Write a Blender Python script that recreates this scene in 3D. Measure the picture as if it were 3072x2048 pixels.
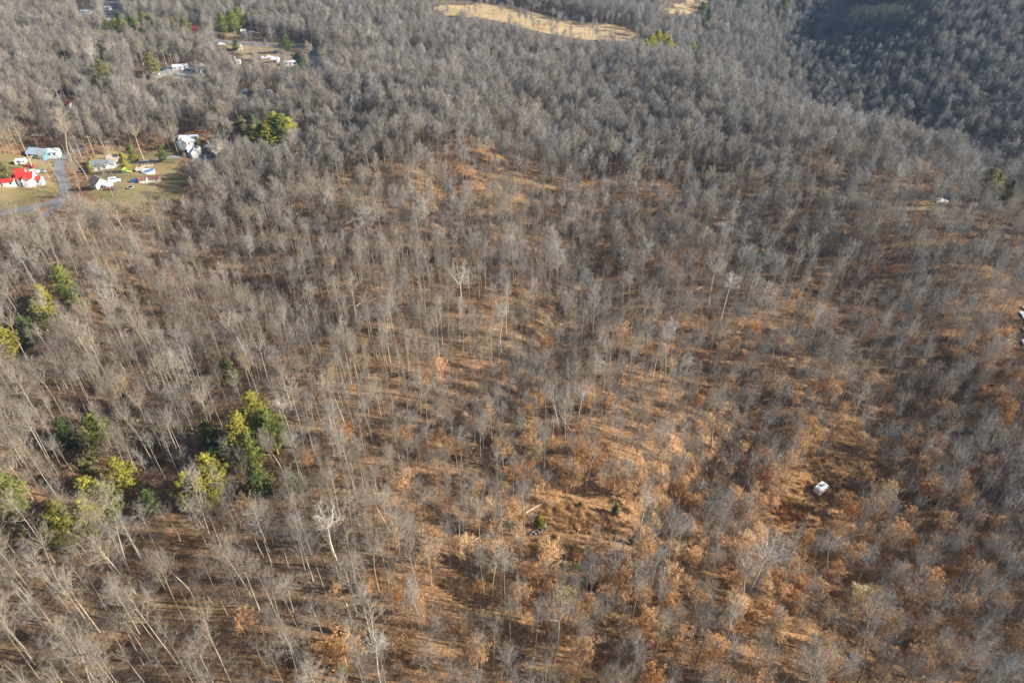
import bpy, math, random
import numpy as np
from mathutils import Vector

# ------------------------------------------------------------------ scene, camera, light
for o in list(bpy.data.objects): bpy.data.objects.remove(o)
scene = bpy.context.scene
COL = scene.collection
CAM_H = 120.0
PITCH = math.radians(37.4)          # below the horizon
FPX, CX, CY = 2048.0, 1536.0, 1024.0
cam_d = bpy.data.cameras.new("camera"); cam = bpy.data.objects.new("camera", cam_d); COL.objects.link(cam)
cam.location = (0, 0, CAM_H); cam.rotation_euler = (math.pi/2 - PITCH, 0, 0)
cam_d.sensor_width = 36; cam_d.lens = 24.0; cam_d.clip_start = 1; cam_d.clip_end = 20000
scene.camera = cam
scene.render.resolution_x = 1024; scene.render.resolution_y = 682

SUN_EL = math.radians(26.0)
sun_h = Vector((1.0, -0.16, 0)).normalized()           # towards the sun, on the ground
sun_dir = Vector((sun_h.x*math.cos(SUN_EL), sun_h.y*math.cos(SUN_EL), math.sin(SUN_EL)))
sd = bpy.data.lights.new("sun", 'SUN'); sd.energy = 5.0; sd.angle = math.radians(0.5); sd.color = (1.0, 0.94, 0.85)
so = bpy.data.objects.new("sun", sd); COL.objects.link(so)
so.rotation_euler = sun_dir.to_track_quat('Z', 'Y').to_euler(); so.location = (300, -50, 300)
w = bpy.data.worlds.new("World"); scene.world = w; w.use_nodes = True
wn = w.node_tree.nodes; wl = w.node_tree.links
sky = wn.new('ShaderNodeTexSky'); sky.sky_type = 'NISHITA'; sky.sun_disc = False
sky.sun_elevation = SUN_EL; sky.sun_rotation = math.atan2(sun_h.x, sun_h.y)
wl.new(sky.outputs[0], wn['Background'].inputs[0]); wn['Background'].inputs[1].default_value = 0.066
scene.view_settings.view_transform = 'Standard'; scene.view_settings.look = 'None'
scene.view_settings.exposure = 1.05; scene.view_settings.gamma = 1
scene.cycles.max_bounces = 4; scene.cycles.diffuse_bounces = 2

RNG = np.random.default_rng(7)
rnd = random.Random(11)

# ------------------------------------------------------------------ terrain
def sst(a, b, x):
    t = np.clip((x-a)/(b-a), 0, 1); return t*t*(3-2*t)
_ph = [(0.013, 0.9, 0.3), (0.021, 2.4, 1.9), (0.034, 4.1, 4.4), (0.05, 5.3, 2.2), (0.071, 1.3, 0.7)]
def waves(x, y):
    s = 0
    for f, a, p in _ph:
        s = s + (1.6*0.013/f)**0.9*1.8*np.sin(f*(x*math.cos(a)+y*math.sin(a))*2.2+p)*np.cos(f*(x*math.sin(a)-y*math.cos(a))*1.7+2*p)
    return s
def gs(x, y, cx, cy, sx, sy, h): return h*np.exp(-((x-cx)/sx)**2-((y-cy)/sy)**2)
def seg_dist(x, y, ax, ay, bx, by):
    dx, dy = bx-ax, by-ay; L = dx*dx+dy*dy
    t = np.clip(((x-ax)*dx+(y-ay)*dy)/L, 0, 1)
    return np.hypot(x-ax-t*dx, y-ay-t*dy)
def height(x, y):
    x = np.asarray(x, float); y = np.asarray(y, float)
    z = waves(x, y)*1.3*(1-.65*sst(330, 470, y)); az = x/np.maximum(y, 60)
    d = (x-60)*0.82+(y-440)*0.57
    z = z + 7*np.exp(-((d+40)/60)**2)*sst(120, 220, y)*sst(.1, .4, az)
    z = z - 38*sst(-10, 78, d)*(.35+.65*sst(.12, .42, az))
    z = z + np.clip(d-108, 0, 200)*0.29*sst(.36, .62, az)*(1-sst(650, 900, y)*.3)
    z = z + gs(x, y, -20, 315, 85, 55, 11)               # open knoll in the middle distance
    z = z + gs(x, y, -10, 205, 110, 22, -3.5)
    z = z + gs(x, y, 95, 105, 75, 60, -12)               # low ground round the camper
    z = z - 9*np.exp(-(seg_dist(x, y, 66, 132, 38, 100)/8)**2)
    z = z - 4*np.exp(-(seg_dist(x, y, 25, 190, 8, 140)/7)**2) - 7*np.exp(-(seg_dist(x, y, -95, 190, -60, 170)/8)**2)
    z = z - 5*np.exp(-(seg_dist(x, y, -32, 262, -22, 225)/7)**2) - 4*np.exp(-(seg_dist(x, y, 10, 330, 30, 270)/8)**2)
    z = z + gs(x, y, -190, 290, 90, 45, -2)
    return z
XS = np.concatenate([-np.geomspace(6000, 640, 26), np.arange(-620, 621, 4.0), np.geomspace(640, 6000, 26)])
YS = np.concatenate([-np.geomspace(3000, 130, 16), np.arange(-120, 1101, 4.0), np.geomspace(1120, 9000, 30)])
GX, GY = np.meshgrid(XS, YS)
GZ = height(GX, GY)
def hgt(x, y): return float(height(x, y))

sp, cp = math.sin(PITCH), math.cos(PITCH)
def project(x, y, z):
    dz = z-CAM_H
    depth = y*cp - dz*sp; up = y*sp + dz*cp
    depth = np.where(depth < 1, 1, depth) if isinstance(depth, np.ndarray) else max(depth, 1)
    return CX+FPX*x/depth, CY-FPX*up/depth, depth
def ground(sx, sy):
    """photograph pixel (3072 wide) -> point on the terrain"""
    xv = (sx-CX)/FPX; yv = (sy-CY)/FPX
    down = sp+cp*yv; fwd = cp-sp*yv
    t = np.arange(90, 2600, 1.5)
    f = (CAM_H-down*t) - height(xv*t, fwd*t)
    k = int(np.argmax(f < 0)); t0, t1 = t[max(k-1, 0)], t[k]
    for _ in range(12):
        m = (t0+t1)/2
        if CAM_H-down*m-hgt(xv*m, fwd*m) < 0: t1 = m
        else: t0 = m
    return Vector((xv*t1, fwd*t1, hgt(xv*t1, fwd*t1)))
def inpoly(px, py, poly):
    px = np.asarray(px); py = np.asarray(py); ins = np.zeros(px.shape, bool); n = len(poly)
    for i in range(n):
        x0, y0 = poly[i]; x1, y1 = poly[(i+1) % n]
        if y0 == y1: continue
        c = ((y0 > py) != (y1 > py)) & (px < (x1-x0)*(py-y0)/(y1-y0)+x0); ins ^= c
    return ins

# ------------------------------------------------------------------ mesh + material helpers
def mesh_from(name, V, F, mats, midx=None, smooth=False):
    me = bpy.data.meshes.new(name)
    if isinstance(F, np.ndarray):
        n = F.shape[1]
        me.vertices.add(len(V)); me.vertices.foreach_set('co', np.asarray(V, np.float32).ravel())
        me.loops.add(F.size); me.loops.foreach_set('vertex_index', F.astype(np.int32).ravel())
        me.polygons.add(len(F)); me.polygons.foreach_set('loop_start', np.arange(0, F.size, n, dtype=np.int32))
        me.polygons.foreach_set('loop_total', np.full(len(F), n, np.int32))
        if midx is not None: me.polygons.foreach_set('material_index', np.asarray(midx, np.int32))
        me.update(calc_edges=True)
    else:
        me.from_pydata([tuple(v) for v in V], [], F)
        if midx is not None: me.polygons.foreach_set('material_index', np.asarray(midx, np.int32))
    for m in mats: me.materials.append(m)
    if smooth: me.polygons.foreach_set('use_smooth', np.ones(len(me.polygons), bool))
    return me
def link(name, data, parent=None, loc=None):
    o = bpy.data.objects.new(name, data); COL.objects.link(o)
    if parent is not None: o.parent = parent
    if loc is not None: o.location = loc
    return o
def tag(o, label=None, cat=None, group=None, kind=None):
    if label: o['label'] = label
    if cat: o['category'] = cat
    if group: o['group'] = group
    if kind: o['kind'] = kind
    return o
def thing(name, label, cat, loc, rz=0, group=None):
    o = link(name, None, None, loc); o.rotation_euler = (0, 0, rz); o.empty_display_size = .5
    return tag(o, label, cat, group)

def newmat(name, rough=.9, spec=.15):
    m = bpy.data.materials.new(name); m.use_nodes = True
    n = m.node_tree.nodes; b = n['Principled BSDF']; b.inputs['Roughness'].default_value = rough
    b.inputs['Specular IOR Level'].default_value = spec
    return m, n, m.node_tree.links, b
def noise(n, l, scale, detail=4, coord='Object', rough=.6, vec=None):
    tc = n.new('ShaderNodeTexCoord'); t = n.new('ShaderNodeTexNoise'); t.inputs['Scale'].default_value = scale
    t.inputs['Detail'].default_value = detail; t.inputs['Roughness'].default_value = rough
    l.new(vec if vec is not None else tc.outputs[coord], t.inputs['Vector']); return t
def ramp(n, l, src, stops):
    r = n.new('ShaderNodeValToRGB'); e = r.color_ramp.elements
    while len(e) < len(stops): e.new(.5)
    for k, (p, c) in enumerate(stops): e[k].position = p; e[k].color = (*c, 1) if len(c) == 3 else c
    l.new(src, r.inputs[0]); return r
def mix(n, l, a, b, f, mode='MIX'):
    m = n.new('ShaderNodeMix'); m.data_type = 'RGBA'; m.blend_type = mode
    for s, v in ((m.inputs[0], f), (m.inputs[6], a), (m.inputs[7], b)):
        if isinstance(v, (int, float)): s.default_value = v
        elif isinstance(v, tuple): s.default_value = (*v, 1)
        else: l.new(v, s)
    return m.outputs[2]
def mat_simple(name, c, rough=.7, var=.2, scale=1.2, metal=0, spec=.3):
    m, n, l, b = newmat(name, rough, spec)
    t = noise(n, l, scale); r = ramp(n, l, t.outputs['Fac'], [(.3, tuple(x*(1-var) for x in c)), (.7, tuple(min(1, x*(1+var)) for x in c))])
    l.new(r.outputs[0], b.inputs['Base Color']); b.inputs['Metallic'].default_value = metal
    return m
def mat_tint(name, scale, lo=.7, hi=1.25, mul=(1, 1, 1), trans=0):
    """colour comes from the thing's own 'tint' property"""
    m, n, l, b = newmat(name, .9, .1)
    a = n.new('ShaderNodeAttribute'); a.attribute_type = 'INSTANCER'; a.attribute_name = 'tint'
    t = noise(n, l, scale, 3)
    r = ramp(n, l, t.outputs['Fac'], [(.3, (lo*mul[0], lo*mul[1], lo*mul[2])), (.72, (hi*mul[0], hi*mul[1], hi*mul[2]))])
    c = mix(n, l, a.outputs['Color'], r.outputs[0], 1.0, 'MULTIPLY')
    l.new(c, b.inputs['Base Color'])
    if trans:
        tr = n.new('ShaderNodeBsdfTranslucent'); l.new(c, tr.inputs[0]); ms = n.new('ShaderNodeMixShader'); ms.inputs[0].default_value = trans
        l.new(b.outputs[0], ms.inputs[1]); l.new(tr.outputs[0], ms.inputs[2]); l.new(ms.outputs[0], n['Material Output'].inputs[0])
    return m
M_BARK = mat_tint('bark', 1.3, .75, 1.35, (1.15, 1.12, 1.02))
M_TWIG = mat_tint('twigs', .25, .7, 1.1)
M_LEAF = mat_tint('dry_leaves', .6, .65, 1.35, trans=.2)
M_NEEDLE = mat_tint('needles', .5, .6, 1.4, trans=.2)

# ground: leaf litter with bleached, red-brown and mossy drifts
M_GROUND, n, l, b = newmat('leaf_litter', .95, .05)
t1 = noise(n, l, .03, 5); t2 = noise(n, l, .35, 6); t3 = noise(n, l, 2.2, 4, rough=.8)
ca = ramp(n, l, t2.outputs['Fac'], [(.28, (.13, .075, .042)), (.5, (.30, .178, .096)), (.72, (.47, .295, .17))])
cb = ramp(n, l, t2.outputs['Fac'], [(.3, (.15, .11, .075)), (.7, (.34, .25, .16))])
f1 = ramp(n, l, t1.outputs['Fac'], [(.45, (0, 0, 0)), (.62, (.75, .75, .75))])
c = mix(n, l, ca.outputs[0], cb.outputs[0], f1.outputs[0])
f3a = ramp(n, l, t3.outputs['Fac'], [(.32, (.42, .40, .38)), (.68, (1.35, 1.35, 1.35))])
t4 = noise(n, l, .9, 5, rough=.75); f4 = ramp(n, l, t4.outputs['Fac'], [(.35, (.6, .58, .55)), (.6, (1.15, 1.15, 1.15))])
class f3: outputs = [mix(n, l, f3a.outputs[0], f4.outputs[0], 1.0, 'MULTIPLY')]
c = mix(n, l, c, f3.outputs[0], 1.0, 'MULTIPLY')
at = n.new('ShaderNodeAttribute'); at.attribute_name = 'zone'       # R: orange leaf drifts, G: darker grey ground
sep = n.new('ShaderNodeSeparateColor'); l.new(at.outputs['Color'], sep.inputs[0])
c = mix(n, l, c, mix(n, l, (.50, .29, .13), f3.outputs[0], 1.0, 'MULTIPLY'), sep.outputs[0])
c = mix(n, l, c, mix(n, l, (.12, .10, .085), f3.outputs[0], 1.0, 'MULTIPLY'), sep.outputs[1])
l.new(c, b.inputs['Base Color'])
bp = n.new('ShaderNodeBump'); bp.inputs['Strength'].default_value = .7; bp.inputs['Distance'].default_value = .35
l.new(t3.outputs['Fac'], bp.inputs['Height']); l.new(bp.outputs[0], b.inputs['Normal'])

nx, ny = len(XS), len(YS)
V = np.stack([GX.ravel(), GY.ravel(), GZ.ravel()], 1)
ii = (np.arange(ny-1)[:, None]*nx+np.arange(nx-1)[None]).ravel()
F = np.stack([ii, ii+1, ii+1+nx, ii+nx], 1)
gm = mesh_from('ground', V, F, [M_GROUND], smooth=True)
gpx, gpy, _ = project(V[:, 0], V[:, 1], V[:, 2])
def blob(px, py, cx, cy, rx, ry, s=1.0):
    return s*np.exp(-(((px-cx)/rx)**2+((py-cy)/ry)**2))
zr = np.clip(blob(gpx, gpy, 2500, 1700, 650, 420, .8)+blob(gpx, gpy, 1650, 1800, 400, 300, .6)+blob(gpx, gpy, 1450, 620, 350, 110, .45), 0, .85)
zg = np.clip(sst(420, 250, gpy)*.7+blob(gpx, gpy, 200, 1150, 420, 280, .5)+blob(gpx, gpy, 900, 680, 200, 120, .2), 0, .8)
zc = np.zeros((len(V), 4), np.float32); zc[:, 0] = zr; zc[:, 1] = zg; zc[:, 3] = 1
ca_ = gm.color_attributes.new('zone', 'FLOAT_COLOR', 'POINT'); ca_.data.foreach_set('color', zc.ravel())
tag(link('ground', gm), kind='structure')

# ------------------------------------------------------------------ draped sheets: fields, lawns, roads
def drape(name, polypx, m, off=.10, step=3.0, wobble=2.0, world=False):
    P = [(p[0], p[1]) for p in (polypx if world else [ground(*q) for q in polypx])]
    xs = [p[0] for p in P]; ys = [p[1] for p in P]
    X = np.arange(min(xs)-6, max(xs)+6, step); Y = np.arange(min(ys)-6, max(ys)+6, step)
    A, B = np.meshgrid(X, Y); ins = inpoly(A+wobble*np.sin(B*.21+A*.1)+wobble*.6*np.sin(B*.53), B+wobble*np.sin(A*.17)+wobble*.5*np.sin(A*.47), P)
    if not ins.any(): return None
    Vv = np.stack([A.ravel(), B.ravel(), height(A, B).ravel()+off], 1); nX = len(X)
    cell = ins[:-1, :-1] & ins[1:, :-1] & ins[:-1, 1:] & ins[1:, 1:]
    r, c_ = np.nonzero(cell); k = r*nX+c_
    Fq = np.stack([k, k+1, k+1+nX, k+nX], 1)
    used, inv = np.unique(Fq, return_inverse=True)
    return tag(link(name, mesh_from(name, Vv[used], inv.reshape(Fq.shape), [m], smooth=True)), kind='structure')
def strip(name, pxs, width, m, off=.16, world=False):
    P = [Vector((p[0], p[1], 0)) for p in (pxs if world else [ground(*q) for q in pxs])]
    pts = []
    for i in range(len(P)-1):
        p0 = P[max(i-1, 0)]; p1 = P[i]; p2 = P[i+1]; p3 = P[min(i+2, len(P)-1)]
        for k in range(10):
            t = k/10; pts.append(.5*((2*p1)+(p2-p0)*t+(2*p0-5*p1+4*p2-p3)*t*t+(3*p1-p0-3*p2+p3)*t**3))
    pts.append(P[-1]); Vv = []; Ff = []
    for i, p in enumerate(pts):
        d = (pts[min(i+1, len(pts)-1)]-pts[max(i-1, 0)]).normalized(); nn = Vector((-d.y, d.x, 0))
        for s in (-.5, -.17, .17, .5):
            q = p+nn*width*s; Vv.append((q.x, q.y, hgt(q.x, q.y)+off))
    for i in range(len(pts)-1):
        for s in range(3): a = i*4+s; Ff.append((a, a+1, a+5, a+4))
    o = tag(link(name, mesh_from(name, Vv, Ff, [m], smooth=True)), kind='structure'); return o
def mat_ground2(name, c0, c1, s1=.08, s2=1.5):
    m, n, l, b = newmat(name, .95, .05)
    a = noise(n, l, s1, 5); d = noise(n, l, s2, 4, rough=.8)
    r = ramp(n, l, a.outputs['Fac'], [(.35, c0), (.65, c1)]); q = ramp(n, l, d.outputs['Fac'], [(.3, (.7, .7, .7)), (.7, (1.2, 1.2, 1.2))])
    l.new(mix(n, l, r.outputs[0], q.outputs[0], 1.0, 'MULTIPLY'), b.inputs['Base Color']); return m
M_FIELD = mat_ground2('dry_field', (.40, .29, .155), (.50, .37, .21), .02, .3)
M_LAWN = mat_ground2('winter_lawn', (.21, .18, .075), (.34, .25, .13), .06, .8)
M_GRAVEL = mat_ground2('gravel', (.26, .25, .24), (.38, .36, .33), .2, 1.5)
M_SAND = mat_ground2('pale_soil', (.28, .21, .13), (.40, .31, .19), .1, 1.)
M_ASPH = mat_ground2('asphalt', (.17, .17, .18), (.24, .24, .25), .2, 2)

FIELD1 = [(1290, 30), (1330, 15), (1440, 8), (1530, 12), (1600, 35), (1720, 60), (1880, 82), (1925, 108), (1890, 128), (1760, 122), (1620, 100), (1530, 75), (1430, 55), (1330, 48)]
FIELD2 = [(1985, 40), (2020, 12), (2075, -5), (2120, -5), (2125, 30), (2060, 48)]
FIELD3 = [(2500, 45), (2560, 12), (2760, 10), (2720, 48), (2640, 70), (2540, 70)]
LAWN1 = [(250, 520), (260, 480), (330, 455), (440, 440), (520, 455), (560, 500), (570, 580), (520, 640), (300, 640), (250, 600)]
LAWN2 = [(-60, 470), (90, 460), (165, 475), (182, 520), (180, 575), (120, 630), (-60, 690)]
drape('field', FIELD1, M_FIELD, wobble=.7); drape('field', FIELD2, M_FIELD); drape('field', FIELD3, M_FIELD)
drape('lawn', LAWN1, M_LAWN); drape('lawn', LAWN2, M_LAWN)
drape('clearing', [(2760, 608), (2850, 608), (2860, 635), (2830, 665), (2750, 655), (2735, 635)], M_SAND)
drape('clearing', [(2120, 655), (2240, 662), (2270, 690), (2230, 712), (2130, 700)], M_GRAVEL)
drape('yard', [(640, 100), (760, 92), (940, 130), (960, 160), (900, 205), (800, 205), (690, 160)], M_SAND)
drape('yard', [(450, 205), (620, 190), (640, 235), (470, 240)], M_GRAVEL)
strip('road', [(60, 700), (130, 650), (190, 600), (196, 560), (182, 525), (178, 490), (200, 465), (250, 440)], 4.2, M_ASPH)
strip('road', [(-60, 655), (10, 640), (90, 625), (185, 600)], 6, M_ASPH, .20)
strip('road', [(335, 80), (338, 30), (330, 5), (322, -25), (300, -50)], 13, M_ASPH)
strip('road', [(955, 225), (950, 180), (935, 155), (880, 140), (760, 134), (640, 120)], 6, M_ASPH)
strip('driveway', [(245, 513), (300, 508), (380, 492), (480, 478), (570, 470)], 3, M_GRAVEL, .2)
drape('driveway', [(565, 468), (612, 455), (640, 460), (640, 480), (590, 490), (570, 485)], M_GRAVEL, .22, 1.5, .4)
strip('track', [(2490, 560), (2600, 600), (2700, 625), (2780, 630)], 4, M_SAND, .2)
# ponds
m_, n, l, b = newmat('pond_water', .08, .5); b.inputs['Base Color'].default_value = (.10, .14, .20, 1)
tn = noise(n, l, .5, 3); bq = n.new('ShaderNodeBump'); bq.inputs['Strength'].default_value = .15; l.new(tn.outputs['Fac'], bq.inputs['Height']); l.new(bq.outputs[0], b.inputs['Normal'])
M_WATER = m_
M_ICE = mat_ground2('pond_ice', (.58, .66, .76), (.75, .80, .86), .15, 1)
drape('pond', [(3050, 950), (3068, 890), (3150, 860), (3300, 900), (3300, 1060), (3120, 1070), (3046, 1035)], M_ICE, .3, 2, .8)
drape('pond', [(2800, 582), (2850, 576), (2885, 584), (2880, 596), (2820, 598)], M_WATER, .3, 1.5, .5)

# ------------------------------------------------------------------ trees: skeletons -> tubes and tapering twigs
class Build:
    def __init__(s): s.V = []; s.F = []; s.n = 0
    def tube(s, pts, rad, k):
        pts = np.asarray(pts, float); m = len(pts)
        d = np.gradient(pts, axis=0); d /= np.linalg.norm(d, axis=1)[:, None]+1e-9
        ref = np.array([.37, .21, .1]) if abs(d[0][2]) > .8 else np.array([0, 0, 1.])
        u = np.cross(d, ref); u /= np.linalg.norm(u, axis=1)[:, None]+1e-9; v = np.cross(d, u)
        a = np.arange(k)*2*math.pi/k
        R = pts[:, None]+np.asarray(rad)[:, None, None]*(u[:, None]*np.cos(a)[None, :, None]+v[:, None]*np.sin(a)[None, :, None])
        s.V.append(R.reshape(-1, 3))
        i = (np.arange(m-1)[:, None]*k+np.arange(k)[None]).ravel(); j = (np.arange(m-1)[:, None]*k+(np.arange(k)[None]+1) % k).ravel()
        s.F.append(np.concatenate([np.stack([i, j, j+k], 1), np.stack([i, j+k, i+k], 1)])+s.n); s.n += m*k
    def spikes(s, B, T, wd):
        B = np.asarray(B); T = np.asarray(T); N = len(B); d = T-B; d /= np.linalg.norm(d, axis=1)[:, None]+1e-9
        r = RNG.normal(size=(N, 3)); u = np.cross(d, r); u /= np.linalg.norm(u, axis=1)[:, None]+1e-9; v = np.cross(d, u)
        wd = np.broadcast_to(np.asarray(wd, float), (N,))[:, None]
        P = np.stack([B+u*wd, B-u*wd*.5+v*wd*.87, B-u*wd*.5-v*wd*.87, T], 1).reshape(-1, 3)
        k = np.arange(N)*4; F = np.stack([np.stack([k, k+1, k+3], 1), np.stack([k+1, k+2, k+3], 1), np.stack([k+2, k, k+3], 1)], 1).reshape(-1, 3)
        s.V.append(P); s.F.append(F+s.n); s.n += 4*N
    def leaves(s, C, size, flat=0.3):
        N = len(C); a = RNG.normal(size=(N, 3)); a[:, 2] *= flat; a /= np.linalg.norm(a, axis=1)[:, None]
        r = RNG.normal(size=(N, 3)); b_ = np.cross(a, r); b_ /= np.linalg.norm(b_, axis=1)[:, None]
        z = (size*RNG.uniform(.6, 1.4, N))[:, None]
        P = np.stack([C-a*z, C+b_*z*.55, C+a*z, C-b_*z*.55], 1).reshape(-1, 3)
        k = np.arange(N)*4; F = np.stack([np.stack([k, k+1, k+2], 1), np.stack([k, k+2, k+3], 1)], 1).reshape(-1, 3)
        s.V.append(P); s.F.append(F+s.n); s.n += 4*N
    def arr(s): return np.concatenate(s.V), np.concatenate(s.F)
def unit(v): return v/(np.linalg.norm(v)+1e-9)

def bare(seed, H=26, cb=.5, cr=4.5, nl=20, nb=7, nt=8, tw=.0125, tl=1.25, r0=.21, rise=.5, fork=False, lean=.4, leaf=0, leafsize=.14):
    R = np.random.default_rng(seed); tb = Build(); cbd = Build()
    n = 10; zz = np.linspace(0, 1, n); w1 = R.normal(size=2)*lean; w2 = R.normal(size=2)*lean*.5; ph = R.uniform(0, 6, 2)
    P = np.stack([w1[0]*zz**1.5+w2[0]*np.sin(zz*4+ph[0]), w1[1]*zz**1.5+w2[1]*np.sin(zz*4+ph[1]), zz*H*(.68 if fork else .93)], 1); P[:, :2] -= P[0, :2]
    rad = r0*(1-.86*zz**1.1); rad[0] *= 1.5; rad[1] *= 1.05
    if fork: rad = r0*(1-.45*zz)
    P0 = P.copy(); P0[0, 2] = -1.2
    tb.tube(P0, rad, 7)
    def at(t):
        f = t*(n-1); i = min(int(f), n-2); return P[i]*(1-f+i)+P[i+1]*(f-i), rad[i]*(1-f+i)+rad[i+1]*(f-i)
    B, T, W, LC = [], [], [], []
    ga = R.uniform(0, 6)
    for i in range(nl):
        q = (i+R.uniform(0, .8))/nl; t = cb+(1-cb)*q
        tmax = .62 if fork else .9; f_ = min(cb+(tmax-cb)*q, tmax)*H/P[-1, 2]
        p, rr = at(min(f_, 1)); az = ga+i*2.4+R.normal()*.35
        th = math.acos(1-min(1.12, 1.12*(1-q)+.02))*1.0*R.uniform(.85, 1.12); k0 = R.uniform(.78, 1.12)
        vz = H*(1-max(.5, cb))*.62; cz = H*.99-vz; off = P[-1]*np.array([1, 1, 0])
        tip = off+np.array([cr*math.sin(th)*math.cos(az)*k0, cr*math.sin(th)*math.sin(az)*k0, cz+vz*math.cos(th)*k0])
        if leaf or tip[2] < p[2]+.3: tip[2] = max(tip[2], p[2]+.3)
        L = np.linalg.norm(tip-p); out = np.array([math.cos(az), math.sin(az), 0])
        c1 = p+out*L*.22+np.array([0, 0, .32*L*(1-.4*rise)]); uu = np.linspace(0, 1, 5)[:, None]
        lp = (1-uu)**2*p+2*uu*(1-uu)*c1+uu**2*tip; lp[1:] += R.normal(size=(4, 3))*.06*L*.5
        L = min(L, cr*1.3); lr = np.array([.55, .44, .32, .2, .08])*max(rr, .06)*(1.05 if fork else 1.0)
        cbd.tube(lp, np.maximum(lr, .018), 4)
        for j in range(nb):
            s_ = .3+.78*(j+R.uniform())/nb; f = s_*4; k = min(int(f), 3); bp_ = lp[k]*(1-f+k)+lp[k+1]*(f-k)
            ld = unit(lp[k+1]-lp[k]); bd = unit(ld*.6+R.normal(size=3)*.75+np.array([0, 0, .3]))
            bl = (L*.36*(1.2-s_)+.9)*R.uniform(.7, 1.2); m1 = bp_+bd*bl*.5; bd2 = unit(bd+R.normal(size=3)*.25+np.array([0, 0, .15])); m2 = m1+bd2*bl*.5
            cbd.tube([bp_, m1, m2], [max(.03, tw*2.2), max(.02, tw*1.5), tw*.8], 3)
            for q2 in range(nt):
                u = R.uniform(.15, 1); b0 = bp_+(m1-bp_)*u*2 if u < .5 else m1+(m2-m1)*(u*2-1)
                td = unit(bd2*.7+R.normal(size=3)*.6+np.array([0, 0, .25])); ln = tl*R.uniform(.5, 1.3); e0 = b0+td*ln
                B.append(b0); T.append(e0); W.append(tw)
                b1 = b0+td*ln*R.uniform(.25, .7); e1 = b1+unit(td+R.normal(size=3)*.6)*ln*.6; B.append(b1); T.append(e1); W.append(tw*.75)
                if leaf:
                    for _ in range(leaf): LC.append(b0+td*ln*R.uniform(.1, 1.1)+R.normal(size=3)*.12)
    cbd.limbs = sum(len(f) for f in cbd.F)
    cbd.spikes(np.array(B), np.array(T), np.array(W))
    lb = None
    if leaf: lb = Build(); lb.leaves(np.array(LC), leafsize, .6)
    return tb, cbd, lb

def pine(seed, H=20, cb=.25, cr=3.6, nw=17, per=7, tufts=12, nn=12, nl=.6, nwid=.05, droop=.0):
    R = np.random.default_rng(seed); tb = Build(); cb_ = Build()
    tb.tube([[0, 0, -1], [0, 0, H*.3], [R.normal()*.2, R.normal()*.2, H*.7], [0, 0, H]], [.32, .22, .12, .02], 7)
    B, T = [], []
    for i in range(nw):
        q = (i+.3*R.uniform())/nw; z = H*(cb+(1-cb)*q)
        L0 = cr*(1-q*q)**.8*(.45+.55*min(1, q*4+.2))*R.uniform(.55, 1.2)+.3
        for j in range(per):
            az = R.uniform(0, 6.28); L = L0*R.uniform(.6, 1.15); el = .12+.5*q-droop
            d = np.array([math.cos(az)*math.cos(el), math.sin(az)*math.cos(el), math.sin(el)])
            p = np.array([0, 0, z+R.normal()*.25]); e = p+d*L+np.array([0, 0, .12*L])
            cb_.tube([p, (p+e)/2-np.array([0, 0, .05*L]), e], [.05, .03, .012], 3)
            nt = max(3, int(tufts*L/cr+2)); sd_ = np.array([-d[1], d[0], 0])
            for k in range(nt):
                s_ = R.uniform(.3, 1.05); c0 = p+(e-p)*s_+sd_*R.normal()*.34*L*(1.1-s_*.4)+np.array([0, 0, R.normal()*.14])
                nd = R.normal(size=(nn, 3))*.75+d*.8+np.array([0, 0, .45]); nd /= np.linalg.norm(nd, axis=1)[:, None]
                B.append(np.repeat(c0[None], nn, 0)+R.normal(size=(nn, 3))*.1); T.append(c0+nd*nl*R.uniform(.6, 1.3, (nn, 1)))
    cb_.spikes(np.concatenate(B), np.concatenate(T), nwid)
    return tb, cb_, None

class Proto: pass
def proto(name, builds, crown_mats):
    tb, cb_, lb = builds; p = Proto()
    tV, tF = tb.arr(); p.trunk = mesh_from(name+'_trunk', tV, tF, [M_BARK], smooth=True)
    cV, cF = cb_.arr()
    if lb is not None:
        lV, lF = lb.arr(); mi = np.concatenate([np.zeros(len(cF)), np.ones(len(lF))]); cF = np.concatenate([cF, lF+len(cV)]); cV = np.concatenate([cV, lV])
        p.crown = mesh_from(name+'_crown', cV, cF, [M_TWIG, M_LEAF], mi)
        mats = [M_BARK, M_TWIG, M_LEAF]; mi2 = mi+1
    else:
        q_ = (np.arange(len(cF)) < getattr(cb_, 'limbs', 0)).astype(int)
        p.crown = mesh_from(name+'_crown', cV, cF, crown_mats+[M_BARK], q_); mats = [M_BARK, crown_mats[0]]; mi2 = 1-q_
    p.whole = mesh_from(name+'_whole', np.concatenate([tV, cV]), np.concatenate([tF, cF+len(tV)]), mats, np.concatenate([np.zeros(len(tF)), mi2]))
    p.H = float(tV[:, 2].max()); p.R = float(np.percentile(np.hypot(cV[:, 0], cV[:, 1]), 90))
    return p
TW = [M_TWIG]
NEAR = [proto('bare%d' % i, bare(100+i, **k), TW) for i, k in enumerate([
    dict(H=27, cb=.55, cr=4.2, nl=18), dict(H=29, cb=.6, cr=3.6, nl=16, rise=.6), dict(H=25, cb=.45, cr=4.8, nl=22, rise=.4),
    dict(H=23, cb=.5, cr=3.2, nl=16), dict(H=27, cb=.5, cr=5.2, nl=20, r0=.27, rise=.35, lean=.8), dict(H=26, cb=.62, cr=4.0, nl=13, fork=True, r0=.26),
    dict(H=24, cb=.66, cr=3.0, nl=12, tw=.012), dict(H=28, cb=.6, cr=4.6, nl=15, fork=True, r0=.28, lean=.8), dict(H=22, cb=.4, cr=3.0, nl=18, rise=.55)])]
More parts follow.
